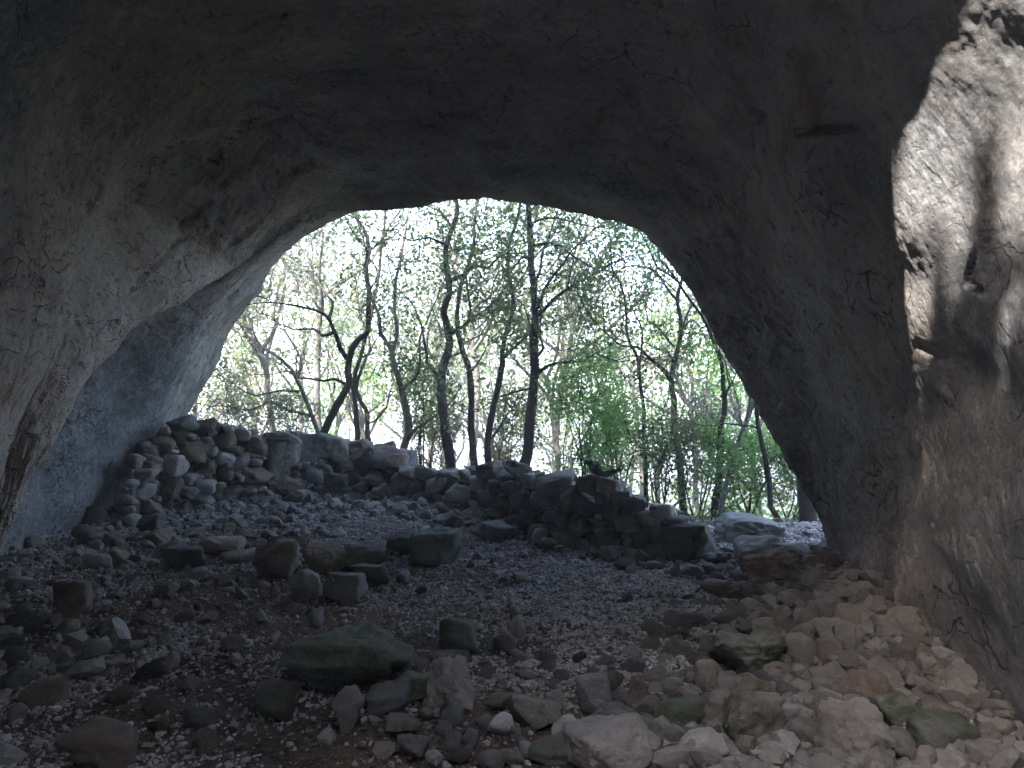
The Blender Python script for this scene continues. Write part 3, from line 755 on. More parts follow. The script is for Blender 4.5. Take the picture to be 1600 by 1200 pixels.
def build_wall(name, label, x0, x1, big, nfill, seed):
    rng = np.random.default_rng(seed)
    root = link(name, None, loc=at((x0 + x1) / 2, np.interp((x0 + x1) / 2, BASX, BASY), np.interp((x0 + x1) / 2, wdx, wdy)))
    tag(root, label, 'stone wall')
    L = np.array(root.location)
    st = []          # px, py, w, h, mat, depth offset
    for b in big: st.append(b + (0.0,))
    occ = [(b[0], b[1], b[2] / 2, b[3] / 2) for b in big]
    for (w0, w1, cnt_) in ((34, 48, 26), (24, 36, 120), (15, 26, 320), (9, 16, 460)):
        made = 0
        for _ in range(cnt_ * 30):
            if made >= cnt_: break
            px = rng.uniform(x0, x1); ty = np.interp(px, TOPX, TOPY); by = np.interp(px, BASX, BASY)
            py = rng.uniform(ty, by + 4)
            dk = 9.9 / np.interp(px, wdx, wdy)
            wv = rng.uniform(w0, w1) * (.8 + .2 * dk) ; hv = wv * rng.uniform(.58, .9)
            if py - hv * .5 < ty - 4: continue
            if py + hv * .3 > by + 8: continue
            ok = True
            for a, b, c, d_ in occ:
                if ((px - a) / (c + wv / 2)) ** 2 + ((py - b) / (d_ + hv / 2)) ** 2 < .80: ok = False; break
            if not ok: continue
            occ.append((px, py, wv / 2, hv / 2)); made += 1
            mt = ['pale', 'grey', 'brown', 'lmoss', 'lmoss', 'grey', 'warm', 'brown', 'white'][rng.integers(9)]
            st.append((px, py, wv, hv, mt, 0.0))
    # rows lying behind the face, seen over the top
    for dz in (.28, .55):
        px = x0
        while px < x1:
            wv = rng.uniform(26, 50); ty = np.interp(px, TOPX, TOPY)
            st.append((px, ty + 14 + rng.uniform(-4, 8), wv, wv * .65, ['pale', 'grey', 'lmoss'][rng.integers(3)], dz + rng.uniform(-.05, .05)))
            px += wv * .8
    st.sort(key=lambda s: -s[2] * s[3] + (2000 if s[5] > 0 else 0))
    rest = []
    for i, (px, py, wv, hv, mt, off) in enumerate(st):
        d0 = wall_d(px, py); c = at(px, py, d0); s = d0 / F
        W, Hh = wv * s * 1.10, hv * s * 1.12
        Dp = max(W * rng.uniform(.8, 1.1), .1)
        V = rock_verts(np.random.default_rng(int(rng.integers(1e9))), 4 if wv > 36 else 3, 12, 9, .075)
        a = rng.uniform(-.35, .35); R3 = np.array([[math.cos(a), 0, math.sin(a)], [0, 1, 0], [-math.sin(a), 0, math.cos(a)]])
        V = (V * np.array([W / 2, Dp / 2, Hh / 2])) @ R3
        c = c + np.array([0, Dp * .42 + off + rng.uniform(-.05, .09), 0])
        if i < 99:
            me = mesh_np('stone', V, ICO[4 if wv > 36 else 3][1], 3, True, MAT[mt])
            link('stone', me, root, loc=c - L)
        else: rest.append((V + c - L, ICO[4 if wv > 36 else 3][1], mt))
    # core and small stones that are too many to count
    vs = []; fs = []; o_ = 0; mi = []; names = sorted({r_[2] for r_ in rest})
    for V, f_, mt in rest: vs.append(V); fs.append(f_ + o_); o_ += len(V); mi += [names.index(mt)] * len(f_)
    me = mesh_np('small_stones', np.concatenate(vs), np.concatenate(fs), 3, True)
    for nm in names: me.materials.append(MAT[nm])
    me.polygons.foreach_set('material_index', np.array(mi, dtype=np.int32)); me.update()
    tag(link('small_stones', me, root), kind='stuff')
    # earth-packed core
    cx_ = np.arange(x0, x1 + .1, 6); V = []; 
    for px in cx_:
        ty = np.interp(px, TOPX, TOPY) + 16; by = np.interp(px, BASX, BASY) + 14
        for k, (u, off) in enumerate(((1, .16), (.66, .14), (.33, .14), (0, .17), (0, .5), (.0, .75), (1, .9))):
            py = by + (ty - by) * (1 - u) if k < 5 else by + (ty - by) * (1 - u)
            p = at(px, py, wall_d(px, py)); p[1] += off; V.append(p)
    V = np.array(V); V = V + .03 * np.stack([fbm(V * 6, 2), fbm(V * 6 + 7, 2), fbm(V * 6 + 19, 2)], 1)
    k = 7; ncol = len(cx_); fs = []
    for i in range(ncol - 1):
        for j in range(k):
            fs.append((i * k + j, i * k + (j + 1) % k, (i + 1) * k + (j + 1) % k, (i + 1) * k + j))
    link('earth_core', mesh_np('earth_core', V - L, np.array(fs), 4, True, MAT['dark']), root)
    return root
bigL = [(436, 722, 50, 60, 'lmoss'), (480, 700, 66, 50, 'grey'), (440, 690, 50, 26, 'grey'), (395, 695, 40, 30, 'brown'), (345, 690, 34, 36, 'brown'), (310, 668, 42, 26, 'grey'),
        (280, 664, 40, 22, 'grey'), (525, 708, 50, 46, 'lmoss'), (560, 702, 40, 30, 'brown'), (567, 722, 40, 36, 'lmoss'), (600, 716, 44, 36, 'warm'), (590, 750, 46, 26, 'lmoss'),
        (484, 742, 34, 28, 'grey'), (340, 740, 40, 28, 'pale'), (520, 752, 40, 26, 'lmoss'), (250, 695, 34, 30, 'brown'), (224, 702, 24, 26, 'pale'), (400, 745, 40, 30, 'brown'), (375, 722, 34, 26, 'grey')]
bigR = [(872, 758, 64, 36, 'pale'), (1086, 852, 86, 58, 'dark'), (918, 793, 44, 34, 'grey'), (853, 785, 44, 26, 'grey'), (895, 776, 44, 36, 'lmoss'), (925, 756, 40, 28, 'lmoss'),
        (955, 806, 30, 40, 'grey'), (810, 734, 42, 22, 'grey'), (792, 750, 30, 26, 'lmoss'), (764, 736, 44, 26, 'lmoss'), (720, 774, 50, 30, 'lmoss'), (1040, 802, 36, 24, 'white'), (1062, 818, 36, 22, 'pale'),
        (1004, 842, 36, 30, 'brown'), (975, 780, 38, 28, 'pale'), (992, 790, 38, 26, 'lmoss'), (812, 783, 28, 30, 'warm'), (625, 762, 34, 36, 'brown'), (595, 769, 30, 22, 'pale'), (680, 760, 38, 26, 'pale'),
        (700, 748, 40, 22, 'lmoss'), (826, 810, 40, 30, 'dark'), (955, 760, 44, 24, 'pale'), (800, 766, 34, 26, 'grey'), (877, 815, 22, 32, 'grey')]
build_wall('dry_stone_wall', 'taller dark section of dry stone wall reaching the left cave wall', 196, 622, bigL, 0, 5)
build_wall('dry_stone_wall', 'lower curved section of dry stone wall ending in a dark boulder at the path', 612, 1126, bigR, 0, 6)

# ------------------------------------------------------------------ trees
def tube_rows(path, radii, sides):
    P = np.array(path, float); n = len(P)
    T = np.gradient(P, axis=0); T /= np.linalg.norm(T, axis=1)[:, None] + 1e-9
    up = np.array([.3, .9, .1]); a = np.cross(T, up); a /= np.linalg.norm(a, axis=1)[:, None] + 1e-9
    b = np.cross(T, a)
    th = np.arange(sides) * 2 * math.pi / sides
    V = P[:, None] + (a[:, None] * np.cos(th)[None, :, None] + b[:, None] * np.sin(th)[None, :, None]) * np.array(radii)[:, None, None]
    i = np.arange(n - 1)[:, None] * sides; j = np.arange(sides)[None]
    f_ = np.stack([i + j, i + (j + 1) % sides, i + sides + (j + 1) % sides, i + sides + j], 2).reshape(-1, 4)
    return V.reshape(-1, 3), f_
def densify(P, step, wob, rng):
    P = np.array(P, float)
    if len(P) < 2: return P
    # catmull-rom
    Q = np.vstack([2 * P[0] - P[1], P, 2 * P[-1] - P[-2]]); out = []
    for i in range(1, len(Q) - 2):
        k = max(2, int(np.linalg.norm(Q[i + 1] - Q[i]) / step))
        for u in np.arange(k) / k:
            out.append(.5 * (2 * Q[i] + (Q[i + 1] - Q[i - 1]) * u + (2 * Q[i - 1] - 5 * Q[i] + 4 * Q[i + 1] - Q[i + 2]) * u * u + (-Q[i - 1] + 3 * Q[i] - 3 * Q[i + 1] + Q[i + 2]) * u ** 3))
    out.append(P[-1]); out = np.array(out)
    o = rng.uniform(0, 50, 3)
    return out + wob * np.stack([fbm(out * 2.2 + o, 2), fbm(out * 2.2 + o + 11, 2), .4 * fbm(out * 2.2 + o + 23, 2)], 1)
def wander(p, d, L, n, rng, up=.12, kink=.38):
    pts = [np.array(p, float)]; d = d / np.linalg.norm(d)
    for _ in range(n):
        d = d + rng.normal(size=3) * kink * .6 + np.array([0, 0, up * .6]); d /= np.linalg.norm(d)
        pts.append(pts[-1] + d * L / n)
    return np.array(pts)
def make_tree(name, label, cat, limbs, leafmat, barkmat, rng, group=None, start=.42, nb=1.7, L1=1.25, L2=.6, leaves=12, leafsize=(.045, .075), thin=1.0, up=.10, spread=.085, zmin=-9):
    """limbs: [(points, r0, r1)]: main stem(s) and limbs; side branches, twigs and leaves grow from them"""
    base = np.array(limbs[0][0][0], float)
    root = link(name, None, loc=base); tag(root, label, cat, group)
    VV = []; FF = []; off = 0; LP = []
    def add(P, r0, r1, sides):
        nonlocal off
        rr = np.linspace(r0, r1, len(P)) * (1 + .10 * pnoise(P * 5))
        V, f_ = tube_rows(P, rr, sides); VV.append(V); FF.append(f_ + off); off += len(V)
    def twig(p, d, L, r0):
        P = wander(p, d, L, 4, rng, up, .5); add(P, r0, r0 * .35, 3)
        k = rng.poisson(leaves * 3.1) if rng.random() < .8 else 0
        i = rng.integers(2, 5, k)
        LP.append(P[i] + rng.normal(size=(k, 3)) * spread)
    def branch(p, d, L, r0):
        P = wander(p, d, L, 7, rng, up, .42); add(P, r0, r0 * .3, 4)
        for j in range(2, 8):
            if rng.random() < .85:
                t_ = P[min(j, 7)] - P[j - 1]; t_ /= np.linalg.norm(t_)
                q = rng.normal(size=3); q -= t_ * q.dot(t_); q /= np.linalg.norm(q)
                twig(P[j], t_ * .6 + q * .9, L2 * rng.uniform(.6, 1.25), max(r0 * .35, .003))
        twig(P[-1], P[-1] - P[-2], L2, r0 * .35)
    for li, (pts, r0, r1) in enumerate(limbs):
        P = densify(pts, .16, .035, rng)
        if li == 0:   # root flare
            rr = np.linspace(r0, r1, len(P)); rr[0] *= 1.5; rr[1] *= 1.22 if len(P) > 1 else 1
            V, f_ = tube_rows(P, rr * (1 + .12 * pnoise(P * 4)), 9); VV.append(V); FF.append(f_ + off); off += len(V)
        else: add(P, r0, r1, 7)
        seg = np.linalg.norm(np.diff(P, axis=0), axis=1); cum = np.concatenate([[0], np.cumsum(seg)]); Lt = cum[-1]
        s0 = start if li == 0 else .12
        nbr = max(1, int(Lt * (1 - s0) * nb))
        for _ in range(nbr):
            u = rng.uniform(s0, 1.0) * Lt; k = min(np.searchsorted(cum, u), len(P) - 1); k = max(k, 1)
            if P[k][2] < zmin: continue
            t_ = P[k] - P[k - 1]; t_ /= np.linalg.norm(t_)
            q = rng.normal(size=3); q -= t_ * q.dot(t_); q /= np.linalg.norm(q)
            rl = r0 + (r1 - r0) * u / Lt
            branch(P[k], t_ * .55 + q, L1 * rng.uniform(.5, 1.3), min(max(rl * .45, .008), .03) * thin)
        # crown above the last point
        for _ in range(2):
            branch(P[-1], (P[-1] - P[-2]) / np.linalg.norm(P[-1] - P[-2]) + rng.normal(size=3) * .35, L1 * 1.1, max(r1, .008))
    me = mesh_np('trunk', np.concatenate(VV) - base, np.concatenate(FF), 4, True, MAT[barkmat])
    link('trunk', me, root)
    P = np.concatenate(LP)
    me = leaf_mesh('crown', P - base, rng.uniform(*leafsize, len(P)), leafmat, rng)
    link('crown', me, root)
    return root

def tp(d, *pp):
    """pixel polyline; d one distance or (start, end)"""
    d0, d1 = d if isinstance(d, tuple) else (d, d)
    n = len(pp)
    return [at(x, y, d0 + (d1 - d0) * i / max(n - 1, 1)) for i, (x, y) in enumerate(pp)]
def foot(px, py, d):
    """ground point under a trunk seen at pixel px,py"""
    p = at(px, py, d); return np.array([p[0], d, float(gh(p[0], d)) - .15])
OAK = 'oaks growing behind the wall'
rt = np.random.default_rng(77)
def oak(label, d, limbs, leafmat='leaf', bark='bark', **k):
    L = []
    for i, (pp, w0, w1, *dd) in enumerate(limbs):
        d1 = dd[0] if dd else d
        pts = tp((d, d1), *pp)
        if i == 0: pts = [foot(pp[0][0] , pp[0][1], d)] + pts
        L.append((pts, w0 * d / F / 2, w1 * d / F / 2))
    return make_tree('oak_tree', label, 'tree', L, leafmat, bark, rt, OAK, **k)

oak('dark crooked oak leaning right above the tall wall section', 12.2, [
    ([(500, 690), (507, 677), (527, 634), (545, 599), (543, 579), (550, 543), (563, 527), (574, 517), (577, 472), (574, 420), (574, 371), (559, 342), (552, 300), (556, 250)], 15, 4),
    ([(543, 560), (527, 527), (514, 498), (491, 485), (462, 478), (426, 472)], 8, 2, 11.6),
    ([(514, 498), (520, 472), (504, 452), (480, 425), (462, 405)], 6, 2, 12.8),
    ([(520, 520), (507, 524), (488, 514), (455, 514), (433, 504)], 6, 2, 12.6),
    ([(559, 342), (540, 320), (520, 300)], 4, 1.5)], 'leafp', leaves=8)
oak('pale thin oak leaning far left above the tall wall section', 12.8, [
    ([(497, 690), (494, 667), (478, 625), (462, 589), (452, 573), (426, 553), (410, 543), (396, 515)], 10, 3),
    ([(465, 612), (436, 610), (400, 618), (365, 600)], 5, 1.5, 12.4),
    ([(462, 589), (470, 560), (455, 530), (440, 500), (445, 470)], 5, 1.5, 13.2),
    ([(490, 650), (450, 640), (420, 628), (395, 640), (350, 635)], 5, 1.5, 13.0)], 'leafp', 'gbark', leaves=9, start=.3)
oak('slender twin-stemmed oak just right of the leaning dark one', 13.0, [
    ([(559, 695), (558, 677), (556, 631), (553, 599), (563, 560), (570, 530), (585, 480), (592, 420), (600, 350), (606, 290)], 10, 3),
    ([(576, 690), (574, 677), (572, 647), (566, 631), (557, 610)], 9, 6)], 'leafa', leaves=7)
oak('pale grey oak with a forked trunk rising left of centre', 11.8, [
    ([(630, 735), (628, 715), (637, 677), (634, 634), (624, 599), (616, 576), (611, 547), (595, 521), (592, 501), (582, 469), (576, 430), (580, 390)], 15, 3),
    ([(628, 608), (645, 592), (654, 582), (659, 556), (655, 530), (664, 500)], 7, 2, 11.4),
    ([(614, 550), (620, 517), (616, 469), (618, 436), (628, 390), (636, 340), (640, 290)], 7, 3, 12.2),
    ([(633, 690), (650, 670), (670, 657), (690, 640)], 6, 2, 11.5)], 'leafp', 'gbark', leaves=7)
oak('tall dark sinuous oak in the middle left of the opening', 11.4, [
    ([(706, 738), (705, 722), (696, 677), (691, 641), (688, 599), (694, 566), (702, 534), (699, 501), (694, 485), (702, 459), (702, 439), (696, 413), (698, 384), (706, 355), (714, 332), (714, 309), (710, 270), (716, 225)], 17, 5),
    ([(702, 439), (722, 430), (740, 414), (764, 418), (780, 400), (800, 396)], 7, 2, 10.9),
    ([(688, 590), (667, 566), (663, 534), (655, 500), (640, 470)], 6, 2, 11.8),
    ([(704, 520), (732, 501), (732, 465), (728, 430), (736, 400), (750, 360)], 6, 2, 11.7),
    ([(732, 501), (767, 478), (790, 455)], 4, 1.5, 11.2),
    ([(698, 384), (670, 370), (640, 375), (615, 360)], 5, 1.5, 11.0),
    ([(706, 355), (690, 330), (660, 318), (640, 300)], 5, 1.5, 11.6)], 'leaf', leaves=19, start=.5)
oak('dark straight-footed oak just right of the sinuous one', 12.0, [
    ([(740, 735), (738, 690), (735, 631), (735, 582), (725, 556), (715, 524), (712, 491), (720, 450), (735, 400), (742, 350), (745, 300)], 13, 4),
    ([(735, 582), (752, 560), (760, 540)], 4, 1.5, 11.7),
    ([(722, 550), (700, 560), (680, 575)], 4, 1.5, 12.3)], 'leaf', leaves=9)
oak('slim oak leaning right with a fork below the thick straight trunk', 11.7, [
    ([(762, 738), (761, 700), (771, 641), (780, 599), (787, 569), (784, 550), (793, 511), (800, 480), (802, 459), (792, 408), (800, 370), (812, 330), (815, 280)], 12, 4),
    ([(787, 562), (811, 536), (831, 513), (845, 490)], 6, 2, 11.4),
    ([(765, 690), (785, 660), (800, 640)], 4, 1.5, 11.9)], 'leaf', leaves=10)
oak('thick straight dark oak trunk in the centre right', 11.2, [
    ([(818, 738), (820, 720), (824, 692), (829, 627), (833, 577), (833, 526), (836, 492), (833, 442), (829, 391), (826, 357), (824, 324), (826, 280), (820, 230)], 20, 7),
    ([(838, 584), (855, 573), (871, 567), (912, 563), (930, 552)], 7, 2, 10.8),
    ([(840, 492), (865, 469), (888, 452), (908, 438), (942, 422)], 7, 2, 11.0),
    ([(888, 452), (890, 425), (895, 398), (905, 370)], 4, 1.5, 11.3),
    ([(832, 606), (805, 612), (780, 621), (750, 640)], 4, 1.5, 11.6),
    ([(829, 400), (812, 404), (797, 420), (780, 424), (772, 445)], 5, 2, 10.8),
    ([(828, 385), (861, 379), (895, 398), (920, 415)], 6, 2, 10.7),
    ([(826, 357), (850, 340), (890, 345), (930, 355)], 5, 2, 10.9),
    ([(836, 560), (850, 545), (846, 530)], 5, 3, 11.0)], 'leaf', leaves=19, start=.5)
oak('very thin wavy oak stem in front of the bright gap on the right', 10.8, [
    ([(1010, 800), (1008, 740), (1006, 692), (1005, 627), (1001, 577), (996, 553), (979, 526), (979, 492), (969, 442), (958, 420), (955, 390), (950, 350)], 8, 2),
    ([(1001, 570), (1003, 519), (993, 492), (985, 470)], 4, 1.5, 11.0)], 'leafp', leaves=6, start=.55)
oak('forked oak with a Y-shaped trunk on the right', 11.0, [
    ([(1072, 812), (1066, 760), (1057, 692), (1054, 627), (1047, 594), (1059, 546), (1065, 513), (1059, 479), (1059, 459), (1065, 438), (1075, 400), (1080, 350)], 13, 4),
    ([(1047, 594), (1030, 573), (1013, 557), (996, 543), (969, 540), (945, 520)], 8, 2, 10.7),
    ([(1056, 470), (1050, 462), (1037, 442), (1023, 422), (989, 415), (970, 420)], 5, 2, 10.8),
    ([(1052, 542), (1030, 513), (1013, 502)], 4, 1.5, 11.2),
    ([(1066, 513), (1085, 500), (1100, 520)], 4, 1.5, 11.0)], 'leafp', leaves=7)
oak('leafy oak whose trunk bends left behind the arch rim', 10.2, [
    ([(1116, 820), (1120, 780), (1126, 692), (1131, 627), (1130, 577), (1118, 543), (1104, 509), (1084, 476), (1060, 440)], 13, 4),
    ([(1130, 620), (1145, 600), (1150, 570)], 5, 2, 10.4)], 'leafg', leaves=12, start=.4)
oak('thin grey stem slanting right across the leafy oak', 9.9, [
    ([(1122, 818), (1130, 790), (1142, 735), (1153, 692), (1168, 661), (1173, 631), (1178, 590)], 9, 5)], 'leaf', 'gbark', leaves=6, start=.6)
oak('thin dark curved stem beside the thick trunk at the right rim', 9.6, [
    ([(1246, 866), (1240, 855), (1221, 817), (1204, 791), (1202, 750), (1190, 690), (1185, 650), (1180, 590)], 11, 6)], 'leaf', leaves=4, start=.7)
oak('thick black trunk half hidden behind the right arch rim', 9.4, [
    ([(1270, 880), (1266, 860), (1264, 825), (1262, 769), (1256, 700), (1262, 600), (1270, 500)], 33, 20)], 'leaf', leaves=6, start=.8)

# stump behind the wall
g0 = at(938, 748, 8.9)
st = make_tree('dead_stump', 'small broken brown stump poking above the wall beside the green saplings', 'stump', [([np.array([g0[0], g0[1], gh(g0[0], g0[1]) - .1]), at(936, 760, 8.9), at(934, 738, 8.9), at(928, 728, 8.85)], .10, .07), ([at(936, 745, 8.9), at(950, 740, 8.85), at(962, 735, 8.8)], .05, .02)], 'leafa', 'bark', rt, nb=0, L1=.08, L2=.05, leaves=0.2)

# saplings and bushes
def bush(name, label, cat, px, d, top, wpx, mat, rng, n=1600, group=None, bark='bark', ls=(.035, .055), stems=6):
    b = at(px, 700, d); b = np.array([b[0], d, float(gh(b[0], d)) - .05])
    tz = at(px, top, d)[2]; Hh = tz - b[2]; Wd = wpx * d / F / 2
    limbs = []
    for k in range(stems):
        a = rng.uniform(0, 6.28); rr = Wd * rng.uniform(.2, .9)
        e = b + np.array([math.cos(a) * rr, math.sin(a) * rr * .8, Hh * rng.uniform(.6, .97)])
        limbs.append(([b + rng.normal(size=3) * .03, b * .5 + e * .5 + rng.normal(size=3) * .12, e], .014, .005))
    lv = max(3, n / (stems * (Hh * 2.6 + 2) * 6))
    return make_tree(name, label, cat, limbs, mat, bark, rng, group, start=.2, nb=2.6, L1=.34 * max(Wd, .5) * 1.5, L2=.3, leaves=lv, leafsize=ls, spread=.07)
SG = 'green saplings and shrubs behind the wall'
rb = np.random.default_rng(5)
bush('sapling', 'bright green bushy sapling right of the thick central trunk', 'shrub', 915, 10.6, 588, 110, 'leafg', rb, 2500, SG, stems=9)
bush('sapling', 'yellow-green sapling top rising above the bright green one', 'shrub', 940, 12.0, 530, 90, 'leafg', rb, 2200, SG, stems=5)
bush('sapling', 'small fresh green sprig left of the dark sinuous oak', 'shrub', 662, 11.9, 598, 50, 'leafg', rb, 900, SG, stems=4)
bush('sapling', 'low dull green shrub between the thin wavy stem and the Y-shaped oak', 'shrub', 1035, 10.4, 690, 90, 'leaf', rb, 2200, SG, stems=8)
bush('sapling', 'green shrub at the foot of the leafy oak near the path exit', 'shrub', 1165, 10.2, 700, 120, 'leafg', rb, 2800, SG, stems=9)
bush('sapling', 'dull green shrub low beside the thick black trunk', 'shrub', 1235, 10.6, 730, 70, 'leaf', rb, 2600, SG, stems=6)
bush('sapling', 'low green shrub just behind the dead stump', 'shrub', 965, 10.0, 665, 90, 'leafg', rb, 1800, SG, stems=7)
bush('sapling', 'pale green shrub low at the far left beside the arch rim', 'shrub', 345, 13.5, 600, 120, 'leafp', rb, 2600, SG, stems=7)
bush('sapling', 'pale shrub peeping over the tall wall below the leaning oak', 'shrub', 440, 13.0, 640, 110, 'leafp', rb, 2000, SG, stems=6)
bush('sapling', 'yellowish shrub low between the grey forked oak and the sinuous oak', 'shrub', 672, 12.6, 660, 70, 'leafa', rb, 1500, SG, stems=5)
bush('sapling', 'autumn-coloured shrub low behind the slim leaning oak', 'shrub', 790, 12.6, 640, 80, 'leafa', rb, 1800, SG, stems=5)
bush('sapling', 'loose pale shrub filling the gap under the Y-shaped oak', 'shrub', 1090, 11.4, 640, 90, 'leafp', rb, 1800, SG, stems=6)

# background trees: five kinds built once, then copied with their parts
rb = np.random.default_rng(9)
def bg_tree(label, mat, bark, H, rng, lean=0.0, leaves=9, nb=1.5, dens=.5):
    b = np.zeros(3)
    s = wander(b, np.array([lean, 0, 1.0]), H * .5, 6, rng, .5, .22)
    limbs = [(s, .075, .05)]
    for k in range(4):
        a = k * 1.6 + rng.uniform(-.4, .4)
        P = wander(s[-1 - (k % 2)], np.array([math.cos(a) * .8, math.sin(a) * .8, .9]), H * .5, 6, rng, .25, .34)
        limbs.append((P, .04, .012))
    return make_tree('background_tree', label, 'tree', limbs, mat, bark, rng, 'trees of the wood beyond', start=.45, nb=nb, L1=1.3, L2=.7, leaves=leaves * dens, leafsize=(.09, .14), spread=.22)
def copy_thing(root, loc, rz, sc_, label):
    r_ = root.copy(); COL.objects.link(r_); r_.location = tuple(loc); r_.rotation_euler = (0, 0, rz); r_.scale = (sc_, sc_, sc_); r_['label'] = label
    for ch in root.children:
        c = ch.copy(); COL.objects.link(c); c.parent = r_
    return r_
kinds = [('thin pale-leaved tree in the sunny wood behind the oaks', 'leafp', 'gbark', 7.5, .1, 8), ('autumn-yellow tree in the wood behind the oaks', 'leafa', 'bark', 6.5, -.15, 9),
         ('dark-stemmed grey-green tree deeper in the wood', 'leafp', 'bark', 8.0, .0, 7), ('low green understorey tree in the wood behind the oaks', 'leafg', 'bark', 4.2, .1, 10),
         ('dull green tree in the wood behind the oaks', 'leaf', 'gbark', 7.0, .2, 9)]
protos = [bg_tree(k[0], k[1], k[2], k[3], rb, k[4], k[5]) for k in kinds]
used = set()
LM = [(505, 'leaning oak'), (566, 'twin-stemmed oak'), (630, 'grey forked oak'), (700, 'sinuous oak'), (738, 'straight-footed oak'), (765, 'slim oak'), (822, 'thick trunk'),
      (1008, 'wavy stem'), (1062, 'Y-shaped oak'), (1125, 'bent oak'), (1205, 'curved stem')]
KN = ['thin pale-leaved tree', 'autumn-yellow tree', 'dark-stemmed grey-green tree', 'low green understorey tree', 'dull green tree']
RN = {0: 'nearest', 1: 'slightly behind', 2: 'mid-distance', 3: 'far back', 4: 'farthest back'}
def bg_label(k, px, row):
    l_ = [n for x, n in LM if x <= px]; r_ = [n for x, n in LM if x > px]
    if not l_: w_ = 'left of the ' + r_[0]
    elif not r_: w_ = 'right of the ' + l_[-1]
    else: w_ = 'between the ' + l_[-1] + ' and ' + r_[0]
    return KN[k] + ' ' + w_ + ', ' + RN[row]
spots = []
for row, (d, n, ps) in enumerate(((15.2, 6, .55), (18, 8, .7), (22, 9, .85), (27, 10, 1.0), (33, 11, 1.1))):
    for k in range(n):
        px = 250 + (k + rb.uniform(.15, .85)) * 1050 / n
        spots.append((px, d * rb.uniform(.94, 1.07), int(rb.integers(5)), row))
for px, d, k, row in spots:
    if px < 520 and d < 16 : k = 0
    x = (px - 800) / F * d
    p = (x, d, float(gh(x, d)) - .15); s_ = rb.uniform(.8, 1.15) * (1 + (d - 14) * .015)
    if k not in used:
        used.add(k); o = protos[k]; o.location = p; o.rotation_euler = (0, 0, rb.uniform(0, 6.28)); o.scale = (s_,) * 3; o['label'] = bg_label(k, px, row)
    else: copy_thing(protos[k], p, rb.uniform(0, 6.28), s_, bg_label(k, px, row))

# far wood on the slope below: one mass
n = 60000
x = rb.uniform(-45, 45, n); y = rb.uniform(36, 75, n)
z = gh(x, y) + rb.random(n) ** .7 * (4.2 + 2.2 * fbm(np.stack([x, y, x * 0], 1) * .15, 2))
me = leaf_mesh('far_wood', np.stack([x, y, z], 1), rb.uniform(.22, .45, n), 'leafp', rb)
tag(link('far_wood', me), 'distant pale green woodland on the slope beyond', 'woodland', kind='stuff')

# grasses and ground plants just outside
n = 9000
x = rb.uniform(-6, 7, n); y = rb.uniform(9, 18, n)
k = y > np.interp(x, [-6, 0, 2, 4], [11.3, 11.0, 9.3, 9.4]); x, y = x[k], y[k]
z = gh(x, y) + rb.random(len(x)) * .28 * (1 + fbm(np.stack([x, y, x * 0], 1), 2))
tag(link('undergrowth', leaf_mesh('undergrowth', np.stack([x, y, z], 1), rb.uniform(.04, .08, len(x)), 'leafg', rb)), 'low green undergrowth on the slope outside', 'undergrowth', kind='stuff')

# ------------------------------------------------------------------ haze
def add_haze(density):
    hm = bpy.data.materials.new('haze'); hm.use_nodes = True; t = hm.node_tree; t.nodes.clear()
    o = t.nodes.new('ShaderNodeOutputMaterial'); v = t.nodes.new('ShaderNodeVolumePrincipled')
    v.inputs['Density'].default_value = density; v.inputs['Color'].default_value = (.92, .94, .96, 1); v.inputs['Anisotropy'].default_value = .2
    t.links.new(v.outputs[0], o.inputs['Volume'])
    x0, x1, y0, y1, z0, z1 = -950, 950, -250, 1600, -60, 14
    V = np.array([[x, y, z] for x in (x0, x1) for y in (y0, y1) for z in (z0, z1)], float)
    F6 = np.array([[0, 1, 3, 2], [4, 6, 7, 5], [0, 4, 5, 1], [2, 3, 7, 6], [0, 2, 6, 4], [1, 5, 7, 3]])
    tag(link('haze', mesh_np('haze', V, F6, 4, False, hm)), 'pale haze in the air over the wood', 'haze', kind='stuff')
add_haze(.008)

# ------------------------------------------------------------------ unseen wood added behind the viewer (shades the near mouth and dapples the right wall)
rs = np.random.default_rng(15)
VI = V_CAVE[(R_ > 6.0) & (R_ < 13.6)]
_c, _s = math.cos(PITCH), math.sin(PITCH)
_dy = VI[:, 1] * _c + (VI[:, 2] - 1.5) * _s; _dz = -VI[:, 1] * _s + (VI[:, 2] - 1.5) * _c
_ok = (_dy > .5) & (VI[:, 0] > 1)
VI = VI[_ok]; PXW = 800 + VI[:, 0] / _dy[_ok] * F; PYW = 600 - _dz[_ok] / _dy[_ok] * F
def wall_point(px, py):
    q = (PXW - px) ** 2 + (PYW - py) ** 2
    return VI[np.argmin(q)]
lit_px = []
for x_ in range(1390, 1640, 18):
    for y_ in range(-30, 600, 22):
        mid_ = np.interp(y_, [-30, 60, 120, 240, 300, 385], [1570, 1530, 1500, 1455, 1478, 1500]); hw_ = np.interp(y_, [-30, 60, 120, 240, 300, 385], [60, 42, 22, 32, 20, 8])
        strip_ = abs(x_ - mid_) < hw_ and y_ < 390
        side_ = x_ > 1574 and -30 < y_ < 330
        if strip_ or side_ or ((x_ - 1417 - (y_ - 415) * .25) / 24) ** 2 + ((y_ - 415) / 74) ** 2 < 1 or ((x_ - 1590) / 30) ** 2 + ((y_ - 540) / 40) ** 2 < 1:
            lit_px.append((x_, y_))
LIT = np.array([wall_point(*q) for q in lit_px])
def clear_of(P, r_):
    d = P[:, None] - LIT[None]; t_ = (d @ SUN_DIR)[..., None]
    return np.sqrt(((d - t_ * SUN_DIR) ** 2).sum(2)).min(1) > r_
